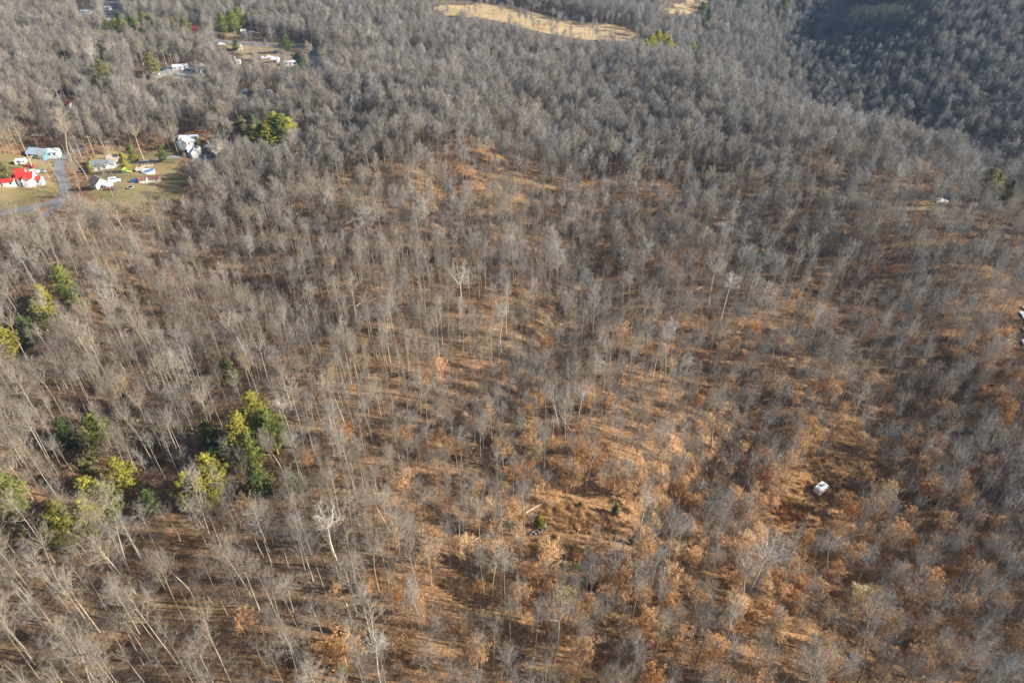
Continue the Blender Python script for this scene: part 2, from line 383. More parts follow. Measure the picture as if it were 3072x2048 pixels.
FAR = [proto('far%d' % i, bare(200+i, tw=.034, nt=7, nb=6, tl=1.5, **k), TW) for i, k in enumerate([
    dict(H=24, cb=.5, cr=4.6, nl=20), dict(H=26, cb=.55, cr=4.0, nl=18, rise=.6), dict(H=23, cb=.45, cr=5.2, nl=24, rise=.4),
    dict(H=22, cb=.5, cr=3.6, nl=18), dict(H=25, cb=.5, cr=4.6, nl=16, fork=True), dict(H=24, cb=.45, cr=4.4, nl=22)])]
BEECH = [proto('beech%d' % i, bare(300+i, tw=.012, nt=5, nb=5, tl=.8, r0=.09, leaf=5, lean=.3, **k), TW) for i, k in enumerate([
    dict(H=8, cb=.2, cr=2.4, nl=15, rise=.35), dict(H=10, cb=.25, cr=2.6, nl=17, rise=.4), dict(H=6.5, cb=.15, cr=2.2, nl=14, rise=.2), dict(H=12, cb=.3, cr=2.8, nl=18, rise=.5)])]
BRUSH = [proto('brush%d' % i, bare(400+i, tw=.014, nt=5, nb=4, tl=1.0, r0=.05, lean=.4, **k), TW) for i, k in enumerate([
    dict(H=5, cb=.15, cr=1.5, nl=9), dict(H=7, cb=.3, cr=1.6, nl=10, rise=.7), dict(H=3.5, cb=.05, cr=1.6, nl=9), dict(H=9, cb=.35, cr=1.8, nl=11, rise=.8)])]
PINES = [proto('pine%d' % i, pine(500+i, **k), [M_NEEDLE]) for i, k in enumerate([
    dict(H=20, cr=4.4), dict(H=17, cr=3.8, cb=.2), dict(H=22, cr=4.8, cb=.28), dict(H=14, cr=3.3, cb=.12, nw=14)])]
CEDAR = [proto('cedar%d' % i, pine(600+i, **k), [M_NEEDLE]) for i, k in enumerate([
    dict(H=6, cb=.06, cr=1.5, nw=14, per=7, tufts=6, nl=.3), dict(H=4.5, cb=.05, cr=1.7, nw=11, per=7, tufts=6, nl=.28)])]

# ------------------------------------------------------------------ where trees may stand, and how densely
CLEAR = [
    [(-300, 470), (20, 470), (60, 440), (165, 440), (175, 465), (255, 470), (330, 455), (400, 450), (500, 448), (545, 478), (540, 570), (480, 598), (300, 605), (240, 585), (185, 600), (110, 612), (0, 650), (-300, 690)],
    [(535, 402), (622, 402), (645, 455), (640, 482), (572, 482), (560, 440), (535, 432)],
    FIELD1, FIELD2, [(2540, 18), (2740, 15), (2700, 40), (2560, 45)],
    [(238, 28), (282, 26), (284, 46), (238, 48)], [(318, -30), (356, -30), (356, 66), (318, 66)],
    [(572, 74), (602, 74), (602, 100), (572, 102)], [(655, 92), (770, 88), (775, 112), (650, 120)],
    [(650, 128), (760, 125), (935, 132), (960, 165), (962, 215), (938, 215), (930, 165), (820, 160), (700, 160), (655, 150)],
    [(812, 166), (900, 170), (900, 204), (812, 204)], [(715, 170), (810, 172), (808, 200), (715, 190)],
    [(480, 190), (610, 186), (620, 230), (470, 230)], [(718, 264), (750, 264), (750, 290), (714, 290)],
    [(2400, 1395), (2570, 1375), (2570, 1440), (2500, 1500), (2500, 1580), (2330, 1600), (2320, 1540)],
    [(1620, 1520), (1730, 1500), (1900, 1540), (1890, 1610), (1640, 1625), (1590, 1600)],
    [(2720, 520), (2830, 540), (2905, 575), (2885, 610), (2860, 655), (2760, 655), (2740, 610), (2790, 590), (2710, 550)],
    [(3054, 905), (3070, 890), (3200, 880), (3300, 1040), (3080, 1040), (3052, 1025)],
    [(2145, 664), (2235, 672), (2250, 700), (2140, 692)],
    [(2110, 72), (2200, 78), (2200, 95), (2110, 92)],
    [(800, 264), (822, 264), (822, 282), (800, 282)], [(705, 176), (730, 176), (730, 194), (705, 194)], [(405, 206), (480, 203), (480, 232), (405, 234)], [(200, 304), (219, 304), (219, 322), (200, 322)],
]
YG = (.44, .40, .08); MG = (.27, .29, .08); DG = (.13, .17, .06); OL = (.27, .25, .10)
PL = [  # photo x, y, proto, scale, colour, label
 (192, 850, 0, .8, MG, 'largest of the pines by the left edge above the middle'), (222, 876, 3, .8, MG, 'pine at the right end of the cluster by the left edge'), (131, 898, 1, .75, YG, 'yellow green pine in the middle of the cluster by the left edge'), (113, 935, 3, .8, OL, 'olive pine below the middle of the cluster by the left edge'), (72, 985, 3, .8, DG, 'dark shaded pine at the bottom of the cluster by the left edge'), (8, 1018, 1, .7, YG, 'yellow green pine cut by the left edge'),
 (388, 1208, 3, .7, OL, 'faint olive pine half hidden among bare trees left of the large pine cluster'), (685, 1105, 3, .65, OL, 'small pale pine above the large pine cluster'),
 (762, 1240, 2, .75, YG, 'tallest pine crowning the large cluster left of centre'), (722, 1295, 0, .75, YG, 'bright pine at the left front of the large cluster'), (811, 1283, 1, .8, MG, 'green pine on the right side of the large cluster'), (785, 1262, 3, .8, MG, 'pine between the two tallest of the large cluster'), (700, 1335, 3, .85, MG, 'pine low on the left of the large cluster'), (752, 1342, 1, .7, MG, 'pine at the foot of the large cluster'), (622, 1302, 1, .65, OL, 'olive pine a few metres left of the large cluster'), (640, 1350, 3, .7, DG, 'dark pine below the olive pine left of the large cluster'),
 (283, 1283, 1, .65, MG, 'green pine among bare trees upper left of the paired bright pines'), (192, 1291, 3, .7, DG, 'dark small pine farthest left in the lower left stand'), (257, 1322, 3, .8, OL, 'olive pine just below the green one in the lower left stand'),
 (15, 1490, 0, .75, MG, 'pine at the left edge of the lower left wood'), (624, 1420, 1, .85, YG, 'bright yellow green pine, taller of the leaning pair'), (606, 1462, 3, .75, YG, 'bright pine low in front of the taller of the pair'), (558, 1458, 3, .8, YG, 'slim bright pine, left one of the pair'), (362, 1418, 1, .7, YG, 'bright pine standing alone between the two lower left groups'), (258, 1412, 3, .7, OL, 'pale olive pine above the broad lower left group'),
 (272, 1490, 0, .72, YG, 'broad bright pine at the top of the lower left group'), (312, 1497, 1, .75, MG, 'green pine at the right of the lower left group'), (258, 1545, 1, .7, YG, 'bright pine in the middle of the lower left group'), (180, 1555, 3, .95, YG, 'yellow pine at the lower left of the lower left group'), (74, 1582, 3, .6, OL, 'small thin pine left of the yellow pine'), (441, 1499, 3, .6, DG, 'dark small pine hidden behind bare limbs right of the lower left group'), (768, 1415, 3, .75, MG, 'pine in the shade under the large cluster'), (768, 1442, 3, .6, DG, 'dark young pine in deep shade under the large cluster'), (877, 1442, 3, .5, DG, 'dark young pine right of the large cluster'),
 (327, 86, 0, .7, MG, 'pine at the left end of the row by the far road'), (348, 84, 2, .65, MG, 'second pine from the left in the row by the far road'), (369, 85, 0, .7, OL, 'third pine from the left in the row by the far road'), (359, 62, 1, .8, DG, 'dark pine behind the row by the far road'), (395, 76, 1, .8, DG, 'dark pine in the gap of the row by the far road'), (410, 84, 3, .9, MG, 'low pine in the middle of the row by the far road'), (433, 65, 0, .7, MG, 'tall pine right of the middle of the far row'), (453, 70, 1, .75, OL, 'olive pine right of the tall one in the far row'), (478, 73, 3, .8, OL, 'last olive pine on the right of the far row'), (428, 106, 3, .8, DG, 'dark pine in front of the far row'), (294, 115, 1, .7, OL, 'olive pine below the left end of the far row'), (519, 78, 1, .7, OL, 'olive pine midway between the far row and the red barn'), (555, 80, 1, .8, OL, 'pale pine immediately left of the red barn'), (307, 222, 2, .85, OL, 'large solitary pine in the upper left wood'), (189, 162, 3, .8, DG, 'small dark pine in the upper left wood'), (305, 150, 3, .7, OL, 'small olive pine high in the upper left wood'), (454, 190, 1, .8, OL, 'brownish olive pine left of the utility poles'),
 (666, 70, 0, .8, MG, 'left one of three round pines above the far yard'), (696, 62, 2, .75, MG, 'middle one of three round pines above the far yard'), (716, 50, 0, .75, MG, 'right one of three round pines above the far yard'), (897, 182, 3, .8, DG, 'dark evergreen at the end of the long white mobile home'), (855, 122, 3, .8, DG, 'dark evergreen above the far yard road'), (706, 131, 3, .5, DG, 'small evergreen beside the far tan house'),
 (825, 382, 0, .8, YG, 'top pine of the bright clump left of centre'), (806, 404, 1, .8, YG, 'front left pine of the bright clump left of centre'), (847, 389, 0, .8, MG, 'middle pine of the bright clump left of centre'), (868, 391, 1, .8, YG, 'right pine of the bright clump left of centre'), (770, 412, 1, .75, YG, 'slim bright pine left of the bright clump'), (785, 405, 3, .85, YG, 'second slim pine touching the bright clump'), (760, 378, 3, .9, DG, 'dark pine behind the two slim pines'), (724, 380, 3, .8, OL, 'brownish pine between the white house and the bright clump'), (671, 398, 3, .8, OL, 'narrow brownish pine right of the white house'),
 (1953, 131, 0, .8, YG, 'leftmost pine on top of the clump by the far field'), (1972, 121, 2, .75, YG, 'highest pine of the clump by the far field'), (1992, 124, 0, .8, YG, 'right hand pine of the clump by the far field'), (2008, 137, 1, .8, YG, 'rightmost pine of the clump by the far field'), (1921, 155, 1, .75, DG, 'dark pine lowest on the left of the far field clump'), (1935, 144, 3, 1., MG, 'pine half way up the left of the far field clump'),
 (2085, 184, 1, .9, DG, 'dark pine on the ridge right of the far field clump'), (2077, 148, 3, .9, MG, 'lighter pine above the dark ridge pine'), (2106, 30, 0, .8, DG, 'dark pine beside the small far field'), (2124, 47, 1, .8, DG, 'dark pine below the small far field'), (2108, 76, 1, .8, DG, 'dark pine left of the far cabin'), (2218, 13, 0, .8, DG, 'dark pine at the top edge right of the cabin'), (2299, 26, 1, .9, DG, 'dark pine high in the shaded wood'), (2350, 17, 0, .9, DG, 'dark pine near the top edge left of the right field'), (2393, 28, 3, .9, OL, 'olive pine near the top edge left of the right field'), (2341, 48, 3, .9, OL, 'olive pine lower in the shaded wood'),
 (2968, 545, 0, .6, OL, 'olive pine on the slope above the right pond'), (2992, 553, 3, .7, OL, 'smaller olive pine on the slope above the right pond'), (3030, 575, 3, .7, OL, 'last olive pine towards the right edge'),
 (393, 454, 3, .6, MG, 'green pine behind the driveway lawn'), (369, 480, 3, .55, YG, 'yellow green spreading pine beside the grey bungalow'), (482, 455, 3, .5, DG, 'dark evergreen at the end of the driveway'), (13, 508, 3, .6, OL, 'brownish cedar behind the red roofed shed'), (592, 430, 3, .55, OL, 'brownish cedar in front of the big white house'),
]
def clear_ok(x, y, z, H, R):
    """a tree must not stand in, nor hide, the open places"""
    ok = np.ones(len(x), bool); keep = np.random.default_rng(5).uniform(size=len(x)) < .8; leak = np.random.default_rng(6).uniform(size=len(x)); py0 = project(x, y, z)[1]
    for f in (0., .35, .55, .75, .95):
        for s in ((0,) if f < .4 else (-.6, 0, .6)):
            px, py, _ = project(x+s*R, y, z+f*H)
            for ci_, poly in enumerate(CLEAR): ok &= ~(inpoly(px, py, poly) & (leak > {0: .03, 16: .7, 12: .1, 18: .5, 19: .4, 13: 0, 14: 0}.get(ci_, .03)))
            for a_, c_, _k, _s, _c, _l in PL:          # keep the evergreens in sight
                if 'faint' in _l or 'hidden' in _l: continue
                rr = (34 if c_ > 800 else (18 if c_ > 300 else 14))*(1 if _c is not DG else .7)
                ok &= ~(((px-a_)**2+((py-c_-rr*.2)*.8)**2 < rr*rr) & keep & (py0 > c_+rr*.5))
    return ok
def density(px, py):
    d = np.full(px.shape, .80)
    d = d+.35*sst(560, 380, py)
    d = d-blob(px, py, 1430, 570, 400, 95, .58)-blob(px, py, 1780, 620, 260, 70, .25)-blob(px, py, 1280, 1130, 450, 190, .22)
    d = d-blob(px, py, 2080, 980, 480, 190, .2)-blob(px, py, 750, 1830, 700, 270, .34)-blob(px, py, 1750, 1650, 560, 300, .42)
    d = d-blob(px, py, 2450, 1480, 300, 180, .3)-blob(px, py, 2600, 1850, 550, 280, .42)-blob(px, py, 820, 860, 200, 100, .3)
    d = d+blob(px, py, 350, 1150, 420, 260, .18)+blob(px, py, 1600, 790, 700, 55, .25)
    d = d+blob(px, py, 2040, 1420, 120, 70, .5)+blob(px, py, 2200, 1220, 60, 80, .4)+blob(px, py, 1600, 1230, 90, 80, .45)+blob(px, py, 1340, 640, 60, 60, .6)+blob(px, py, 740, 990, 150, 60, .5)+blob(px, py, 1700, 500, 60, 70, .6)
    return np.clip(d, .06, 1.3)
def tint_of(px, py, n, R):
    """warm beige to the left and near, cooler grey right and far"""
    cool = np.clip(.28+.00022*(px-1000)+.0004*(700-py)*(py < 700), 0, 1)+R.normal(size=n)*.28
    cool = np.clip(cool, 0, 1)[:, None]; lum = np.exp(R.normal(size=n)*(.15+.05*(py > 700)))[:, None]
    warm = np.array([.295, .25, .198]); grey = np.array([.258, .255, .252])
    return np.clip((warm*(1-cool)+grey*cool)*lum, .05, .46)
def patch(x, y):
    return np.sin(x*.11+1.7*np.sin(y*.07))+np.sin(y*.16+1.3*np.sin(x*.09)+2)+.7*np.sin((x+y)*.29)+.7*np.sin((x-y)*.23+1)
def scatter(cell, densf, seed, margin=(500, 900), ymax=1050, ymin=20, jit=.48):
    R = np.random.default_rng(seed)
    X, Y = np.meshgrid(np.arange(-760, 820, cell), np.arange(ymin, ymax, cell)); X = X.ravel()+R.uniform(-jit, jit, X.size)*cell; Y = Y.ravel()+R.uniform(-jit, jit, Y.size)*cell
    Z = height(X, Y); px, py, dp = project(X, Y, Z)
    k = (px > -margin[0]) & (px < 3072+margin[1]) & (py > -330) & (py < 2900) & (R.uniform(size=X.size) < densf(px, py)*np.clip(.95+.16*patch(X, Y), .25, 1.3))
    return X[k], Y[k], Z[k], px[k], py[k], dp[k], R

def gn_instances(name, pts, rot, scl, idx, tint, protos, label=None, cat=None):
    if name not in bpy.data.node_groups: pass
    col = bpy.data.collections.new(name+'_kinds')
    for i, p in enumerate(protos):
        o = bpy.data.objects.new('%s_kind_%03d' % (name, i), p); col.objects.link(o)
    me = bpy.data.meshes.new(name); me.vertices.add(len(pts)); me.vertices.foreach_set('co', np.asarray(pts, np.float32).ravel())
    for an, ty, dat, key in (('rot', 'FLOAT_VECTOR', rot, 'vector'), ('scl', 'FLOAT_VECTOR', scl, 'vector'), ('idx', 'INT', idx, 'value'), ('tint', 'FLOAT_VECTOR', tint, 'vector')):
        a = me.attributes.new(an, ty, 'POINT'); a.data.foreach_set(key, np.asarray(dat, np.int32 if ty == 'INT' else np.float32).ravel())
    o = link(name, me)
    ng = bpy.data.node_groups.new(name+'_nodes', 'GeometryNodeTree')
    ng.interface.new_socket('Geometry', in_out='INPUT', socket_type='NodeSocketGeometry'); ng.interface.new_socket('Geometry', in_out='OUTPUT', socket_type='NodeSocketGeometry')
    N = ng.nodes; L = ng.links; gi = N.new('NodeGroupInput'); go = N.new('NodeGroupOutput')
    ci = N.new('GeometryNodeCollectionInfo'); ci.inputs['Collection'].default_value = col; ci.inputs['Separate Children'].default_value = True; ci.inputs['Reset Children'].default_value = True
    ip = N.new('GeometryNodeInstanceOnPoints'); ip.inputs['Pick Instance'].default_value = True
    def na(a, t):
        q = N.new('GeometryNodeInputNamedAttribute'); q.data_type = t; q.inputs['Name'].default_value = a; return q.outputs['Attribute']
    er = N.new('FunctionNodeEulerToRotation'); L.new(na('rot', 'FLOAT_VECTOR'), er.inputs[0])
    L.new(gi.outputs[0], ip.inputs['Points']); L.new(ci.outputs[0], ip.inputs['Instance']); L.new(na('idx', 'INT'), ip.inputs['Instance Index'])
    L.new(er.outputs[0], ip.inputs['Rotation']); L.new(na('scl', 'FLOAT_VECTOR'), ip.inputs['Scale']); L.new(ip.outputs[0], go.inputs[0])
    md = o.modifiers.new('scatter', 'NODES'); md.node_group = ng
    return tag(o, label, cat, kind='stuff')
def individual(name, p, loc, rot, scl, tint, label, cat, group, sub=('trunk', 'crown')):
    r = link(name, None, None, loc); r.rotation_euler = rot; r.scale = scl; r.empty_display_size = .3; tag(r, label, cat, group)
    for nm, me, mu in ((sub[0], p.trunk, 1.0), (sub[1], p.crown, 1.0)):
        c_ = bpy.data.objects.new(nm, me); COL.objects.link(c_); c_.parent = r; c_['tint'] = [float(t)*mu for t in tint]
    return r
def where(px, py):
    cols = ['left edge', 'near left edge', 'far left', 'left of centre', 'just left of middle', 'middle', 'middle', 'just right of middle', 'right of centre', 'far right', 'near right edge', 'right edge']
    rows = ['top', 'upper wood', 'above mid height', 'below mid height', 'lower wood', 'near bottom', 'bottom edge']
    c = cols[int(min(max(px/256, 0), 11.99))]; r = rows[int(min(max(py/2048*7, 0), 6.99))]
    return r+', '+c

# ---- bare forest trees
X, Y, Z, px, py, dp, R = scatter(3.15, density, 21)
n = len(X)
size = .525+.06*sst(500, 900, py)+blob(px, py, 350, 1850, 850, 380, .16)+blob(px, py, 2500, 1900, 800, 350, .10)+blob(px, py, 100, 1150, 500, 300, .08)
near = dp < 250+R.normal(size=n)*30
idx = np.where(near, R.integers(0, len(NEAR), n), R.integers(0, len(FAR), n))
s = np.where(R.uniform(size=n) < .35, R.uniform(.45, .85, n), np.clip(R.normal(size=n)*.15+1.04, .7, 1.45))*size
Ht = np.where(near, np.array([p.H for p in NEAR])[np.minimum(idx, len(NEAR)-1)], np.array([p.H for p in FAR])[np.minimum(idx, len(FAR)-1)])*s
ok = clear_ok(X, Y, Z, Ht, 3.0)
X, Y, Z, px, py, dp, near, idx, s, Ht, size = [a[ok] for a in (X, Y, Z, px, py, dp, near, idx, s, Ht, size)]; n = len(X)
tint = np.clip(tint_of(px, py, n, R)*(1+.06*patch(X+40, Y)[:, None]), .04, .62)
rot = np.stack([R.normal(size=n)*.035, R.normal(size=n)*.035, R.uniform(0, 6.28, n)], 1)
wid = s*R.uniform(.65, 1.15, n)*np.where(near, .78+.9*np.clip(size-.64, 0, .25), .95)
cpx, cpy, _ = project(X, Y, Z+Ht*.6)
vis = (cpx > 20) & (cpx < 3050) & (cpy > 0) & (cpy < 2040) & near
score = np.where(vis, Ht/dp, -1); order = np.argsort(-score); ind = order[:300]
print('bare trees', n)
LUM = ['dark', 'grey', 'pale']
for i in ind:
    p = NEAR[idx[i]]; lum = tint[i].mean(); tone = 'dark-barked' if lum < .23 else ('pale-barked' if lum > .32 else ('brown' if tint[i][0] > tint[i][2]*1.3 else 'grey'))
    shape = ['broad crowned', 'narrow crowned', 'full crowned', 'slim', 'spreading', 'forked', 'high crowned', 'wide forked', 'low branching'][idx[i]]
    big = 'tall' if Ht[i] > 24 else ('short' if Ht[i] < 18 else 'middling')
    individual('bare_tree', p, (X[i], Y[i], Z[i]), rot[i], (wid[i], wid[i], s[i]), tint[i], '%s %s %s bare tree %s' % (big, tone, shape, where(cpx[i], cpy[i])), 'bare tree', 'bare winter trees of the near wood')
rest = np.ones(n, bool); rest[ind] = False
gi_ = np.where(near, idx, idx+len(NEAR))
gn_instances('forest', np.stack([X, Y, Z], 1)[rest], rot[rest], np.stack([wid, wid, s], 1)[rest], gi_[rest], tint[rest], [p.whole for p in NEAR+FAR],
             'leafless grey-brown woodland covering the hills beyond the nearest trees', 'forest')

# ---- young trees that kept their tan leaves
def dens_b(px, py):
    d = blob(px, py, 2600, 1750, 700, 430, .62)+blob(px, py, 1700, 1750, 480, 330, .42)+blob(px, py, 1500, 1400, 400, 200, .12)+blob(px, py, 2350, 1150, 480, 160, .14)+blob(px, py, 3000, 1250, 300, 250, .35)
    return np.clip(d+.004, 0, .75)
X, Y, Z, px, py, dp, R = scatter(2.9, dens_b, 33, ymax=500)
n = len(X); idx = R.integers(0, 4, n); s = R.uniform(.4, .85, n); Ht = np.array([p.H for p in BEECH])[idx]*s
ok = clear_ok(X, Y, Z, Ht, 1.5); X, Y, Z, px, py, dp, idx, s, Ht = [a[ok] for a in (X, Y, Z, px, py, dp, idx, s, Ht)]; n = len(X)
lc = np.array([[.66, .41, .21], [.60, .33, .13], [.44, .21, .08], [.66, .44, .25]]); kk = R.choice(4, n, p=[.5, .14, .05, .31])
tint = lc[kk]*np.exp(R.normal(size=(n, 1))*.13); rot = np.stack([np.zeros(n), np.zeros(n), R.uniform(0, 6.28, n)], 1)
cpx, cpy, _ = project(X, Y, Z+Ht*.6); vis = (cpx > 10) & (cpx < 3060) & (cpy > 0) & (cpy < 2040)
order = np.argsort(-np.where(vis, Ht/dp, -1)); ind = order[:300]; print('leafy', n)
for i in ind:
    individual('beech_sapling', BEECH[idx[i]], (X[i], Y[i], Z[i]), rot[i], (s[i],)*3, np.minimum(tint[i], .75),
               '%s tree with %s leaves %s' % ('small' if Ht[i] < 6 else ('middling' if Ht[i] < 8.5 else 'taller'), ['pale tan', 'orange', 'rusty brown', 'straw coloured'][kk[i]], where(cpx[i], cpy[i])), 'young tree', 'young beeches with dry leaves under the bare trees')
rest = np.ones(n, bool); rest[ind] = False
gn_instances('beech_undergrowth', np.stack([X, Y, Z], 1)[rest], rot[rest], np.stack([s, s, s], 1)[rest], idx[rest], np.minimum(tint[rest], .75), [p.whole for p in BEECH], 'further young trees with tan dry leaves spread under the wood', 'undergrowth')
# ---- grey brush
X, Y, Z, px, py, dp, R = scatter(3.7, lambda a, b_: np.clip(.38+blob(a, b_, 2300, 1600, 900, 500, .45)+blob(a, b_, 1700, 700, 350, 60, .3)-blob(a, b_, 1100, 1250, 500, 300, .1), 0, .8), 44, ymax=620)
n = len(X); idx = R.integers(0, 4, n); s = R.uniform(.5, 1.2, n); ok = clear_ok(X, Y, Z, 5*s, 1.0)
X, Y, Z, px, py, idx, s = [a[ok] for a in (X, Y, Z, px, py, idx, s)]; n = len(X); print('brush', n)
gn_instances('brush', np.stack([X, Y, Z], 1), np.stack([R.normal(size=n)*.1, R.normal(size=n)*.1, R.uniform(0, 6.28, n)], 1), np.stack([s, s, s], 1), idx, tint_of(px, py, n, R)*.9, [p.whole for p in BRUSH], 'thin leafless saplings and brush filling the forest floor', 'undergrowth')

# ------------------------------------------------------------------ evergreens, one by one
def stand(sx, sy, h, frac=.6):
    """ground point whose tree of height h has its crown centre at that spot of the photograph"""
    qx, qy = sx, sy
    for _ in range(14):
        g = ground(qx, min(qy, 2600)); a, b_, _d = project(g.x, g.y, g.z+h*frac); qx += (sx-a)*.9; qy += (sy-b_)*.9
    return g
for i, (a, b_, k, s_, c_, lab) in enumerate(PL):
    p = PINES[k]; s_ *= 1.03 if b_ > 800 else (1.05 if b_ < 250 else 1.1); g = stand(a, b_, p.H*s_, .62)
    jt = rnd.uniform(.9, 1.1); ww = s_*rnd.uniform(.9, 1.1)*(1.45 if b_ < 250 else (1.25 if b_ < 800 else 1.12))
    individual('pine_tree', p, g, (0, 0, rnd.uniform(0, 6)), (ww, ww, s_), [x*jt for x in c_], lab, 'pine tree', 'evergreens scattered through the wood')
CL = [(271, 484, 1, .9, YG, 'golden round shrub behind the grey bungalow'), (270, 505, 1, .9, YG, 'golden round shrub at the near corner of the grey bungalow'),
 (1618, 1563, 1, .75, YG, 'small yellow green cedar beside the rock pile'), (1849, 1528, 0, .6, OL, 'slender olive cedar above the grassy clearing'), (1740, 1512, 1, .35, DG, 'small dark cedar at the upper rim of the grassy clearing'),
 (1716, 1658, 0, .55, DG, 'dark cedar left of the pair below the clearing'), (1744, 1668, 1, .6, OL, 'lighter cedar right of the pair below the clearing'), (1722, 1692, 1, .7, DG, 'low dark cedar under the pair'), (1752, 1745, 0, .5, DG, 'small dark cedar in the damp hollow, left'), (1782, 1752, 1, .6, DG, 'small dark cedar in the damp hollow, right'),
 (1026, 2002, 1, .5, YG, 'bright green bush near the bottom edge beside the dead trunk'), (1900, 1620, 0, .5, DG, 'little dark cedar right of the grassy clearing'), (2212, 1735, 0, .45, OL, 'little olive cedar by the track below the camper')]
for a, b_, k, s_, c_, lab in CL:
    p = CEDAR[k]; g = stand(a, b_, p.H*s_, .5)
    individual('cedar_shrub', p, g, (0, 0, rnd.uniform(0, 6)), (s_, s_, s_), c_, lab, 'evergreen shrub', 'small evergreen shrubs')
# single trees that catch the eye
HERO = [(185, 375, 4, .8, (.46, .38, .29), 'broad pale bare tree beside the bend of the road by the houses'), (192, 425, 7, .75, (.42, .34, .26), 'smaller bare tree under the broad pale one at the road bend'), (245, 495, 7, .62, (.30, .25, .2), 'round bare tree in the lawn left of the grey bungalow'), (330, 458, 4, .55, (.42, .33, .26), 'crooked bare tree over the tan roofed garage'), (215, 510, 2, .6, (.3, .26, .22), 'bare tree leaning over the road by the lawn'), (415, 430, 5, .7, (.42, .36, .28), 'pale forked bare tree at the back of the lawn'), (145, 480, 7, .55, (.28, .24, .2), 'grey bare tree in front of the blue roofed house'), (60, 420, 4, .8, (.36, .32, .26), 'bare tree with a long pale trunk in the left back yard'),
 (640, 490, 7, .75, (.58, .56, .50), 'white barked forked tree in front of the big white house'), (280, 190, 7, .8, (.5, .46, .4), 'white barked tree beside the solitary upper left pine'), (1000, 1620, 5, .8, (.55, .5, .44), 'pale spreading dead-topped tree in the lower left wood'), (2140, 850, 5, .72, (.55, .53, .5), 'white barked forked tree right of centre above the middle'), (2180, 880, 6, .75, (.55, .53, .5), 'white slim tree beside the forked white one'), (1128, 1990, 7, .5, (.60, .58, .52), 'pale whitish tree at the bottom edge left of centre'), (860, 1250, 6, .7, (.5, .46, .4), 'tall pale slim tree right of the large pine cluster'), (2690, 560, 5, .7, (.4, .38, .34), 'grey tree at the rim of the right pond'), (1375, 880, 5, .8, (.48, .45, .4), 'pale forked tree in the middle of the wood'), (2275, 1700, 5, .75, (.46, .44, .42), 'pale dead tree below the camper clearing'), (1540, 760, 6, .75, (.5, .47, .42), 'slim pale tree in the band above the middle')]
for a, b_, k, s_, c_, lab in HERO:
    p = NEAR[k]; g = stand(a, b_, p.H*s_, .65)
    individual('bare_tree', p, g, (rnd.uniform(-.05, .05), rnd.uniform(-.05, .05), rnd.uniform(0, 6)), (s_*1.1, s_*1.1, s_), c_, lab, 'bare tree', 'bare winter trees of the near wood')
g = stand(1030, 1960, 8, .5)
individual('beech_sapling', BEECH[0], g, (0, 0, 1), (1.3, 1.3, 1.0), (.74, .42, .17), 'round orange leaved young tree beside the dead trunk near the bottom edge', 'young tree', 'young beeches with dry leaves under the bare trees')

# ------------------------------------------------------------------ fallen trees, logs, snag, rocks
def log_mesh(seed, L=9, r=.28, stubs=6):
    R = np.random.default_rng(seed); b_ = Build(); n = 7; x = np.linspace(-L/2, L/2, n)
    P = np.stack([x, R.normal(size=n)*.12, np.full(n, r*.8)+R.normal(size=n)*.04], 1); b_.tube(P, np.linspace(r, r*.5, n), 8)
    s2 = Build()
    for k in range(stubs):
        t = R.uniform(.35, 1); p = np.array([-L/2+L*t, 0, r]); a = R.uniform(-1.4, 1.4); ln = R.uniform(.8, 2.6)
        d = unit(np.array([.6, math.sin(a), abs(math.cos(a))*.8])); s2.tube([p, p+d*ln*.5, p+d*ln+np.array([0, 0, .1])], [.09, .06, .025], 5)
    (V1, F1), (V2, F2) = b_.arr(), s2.arr()
    return (mesh_from('log', np.concatenate([V1, V2]), np.concatenate([F1, F2+len(V1)]), [M_BARK], smooth=True),)
LOGS = [log_mesh(700+i, L=L, r=r) for i, (L, r) in enumerate([(11, .30), (8, .24), (14, .34), (6, .2)])]
def place_log(sx, sy, k, rz, tint, lab, sc=1):
    g = ground(sx, sy); r = link('fallen_log', LOGS[k][0], None, g); L = 5; r['tint'] = list(tint)
    dz = hgt(g.x+math.cos(rz)*L, g.y+math.sin(rz)*L)-hgt(g.x-math.cos(rz)*L, g.y-math.sin(rz)*L)
    r.rotation_euler = (0, -math.atan2(dz, 2*L), rz); r.scale = (sc,)*3; tag(r, lab, 'log', 'fallen logs on the forest floor')
FIX = [(1740, 575, 2, .3, .9), (1700, 590, 0, -.2, .9), (1780, 600, 2, -.35, .9), (1830, 640, 0, -.4, .9), (1640, 600, 1, .9, 1), (1100, 525, 0, .3, .9), (1130, 540, 1, -.2, 1), (1050, 665, 0, .7, .9), (1030, 690, 1, .2, 1), (1215, 715, 0, 1.1, .9), (1670, 705, 0, .9, .9), (1900, 735, 2, .7, .9), (1140, 1490, 0, .8, .9), (1160, 1480, 0, .2, .8), (1610, 1520, 0, .65, .9), (1560, 1580, 1, .5, .9), (2920, 1890, 1, .6, .7), (2110, 860, 2, .6, .8), (1512, 1700, 0, 2.2, .7), (1515, 1200, 1, 2.1, .8), (2100, 1000, 0, 2.4, .9), (850, 1130, 0, .4, .9), (1690, 1260, 2, 1.9, 1.0), (1700, 1130, 0, 2.2, .9), (1480, 1190, 0, 2.0, .9), (1320, 620, 1, .4, .9), (900, 640, 0, .5, .9)]
k_ = 0
for a, b_, k, rz, sc in FIX:
    c_ = [.42, .36, .29] if k_ % 3 else [.2, .17, .15]
    place_log(a, b_, k, rz, c_, '%s %s fallen log lying %s' % (['thick', 'thin', 'long', 'short'][k], 'weathered pale' if k_ % 3 else 'dark', where(a, b_)), sc*.68); k_ += 1
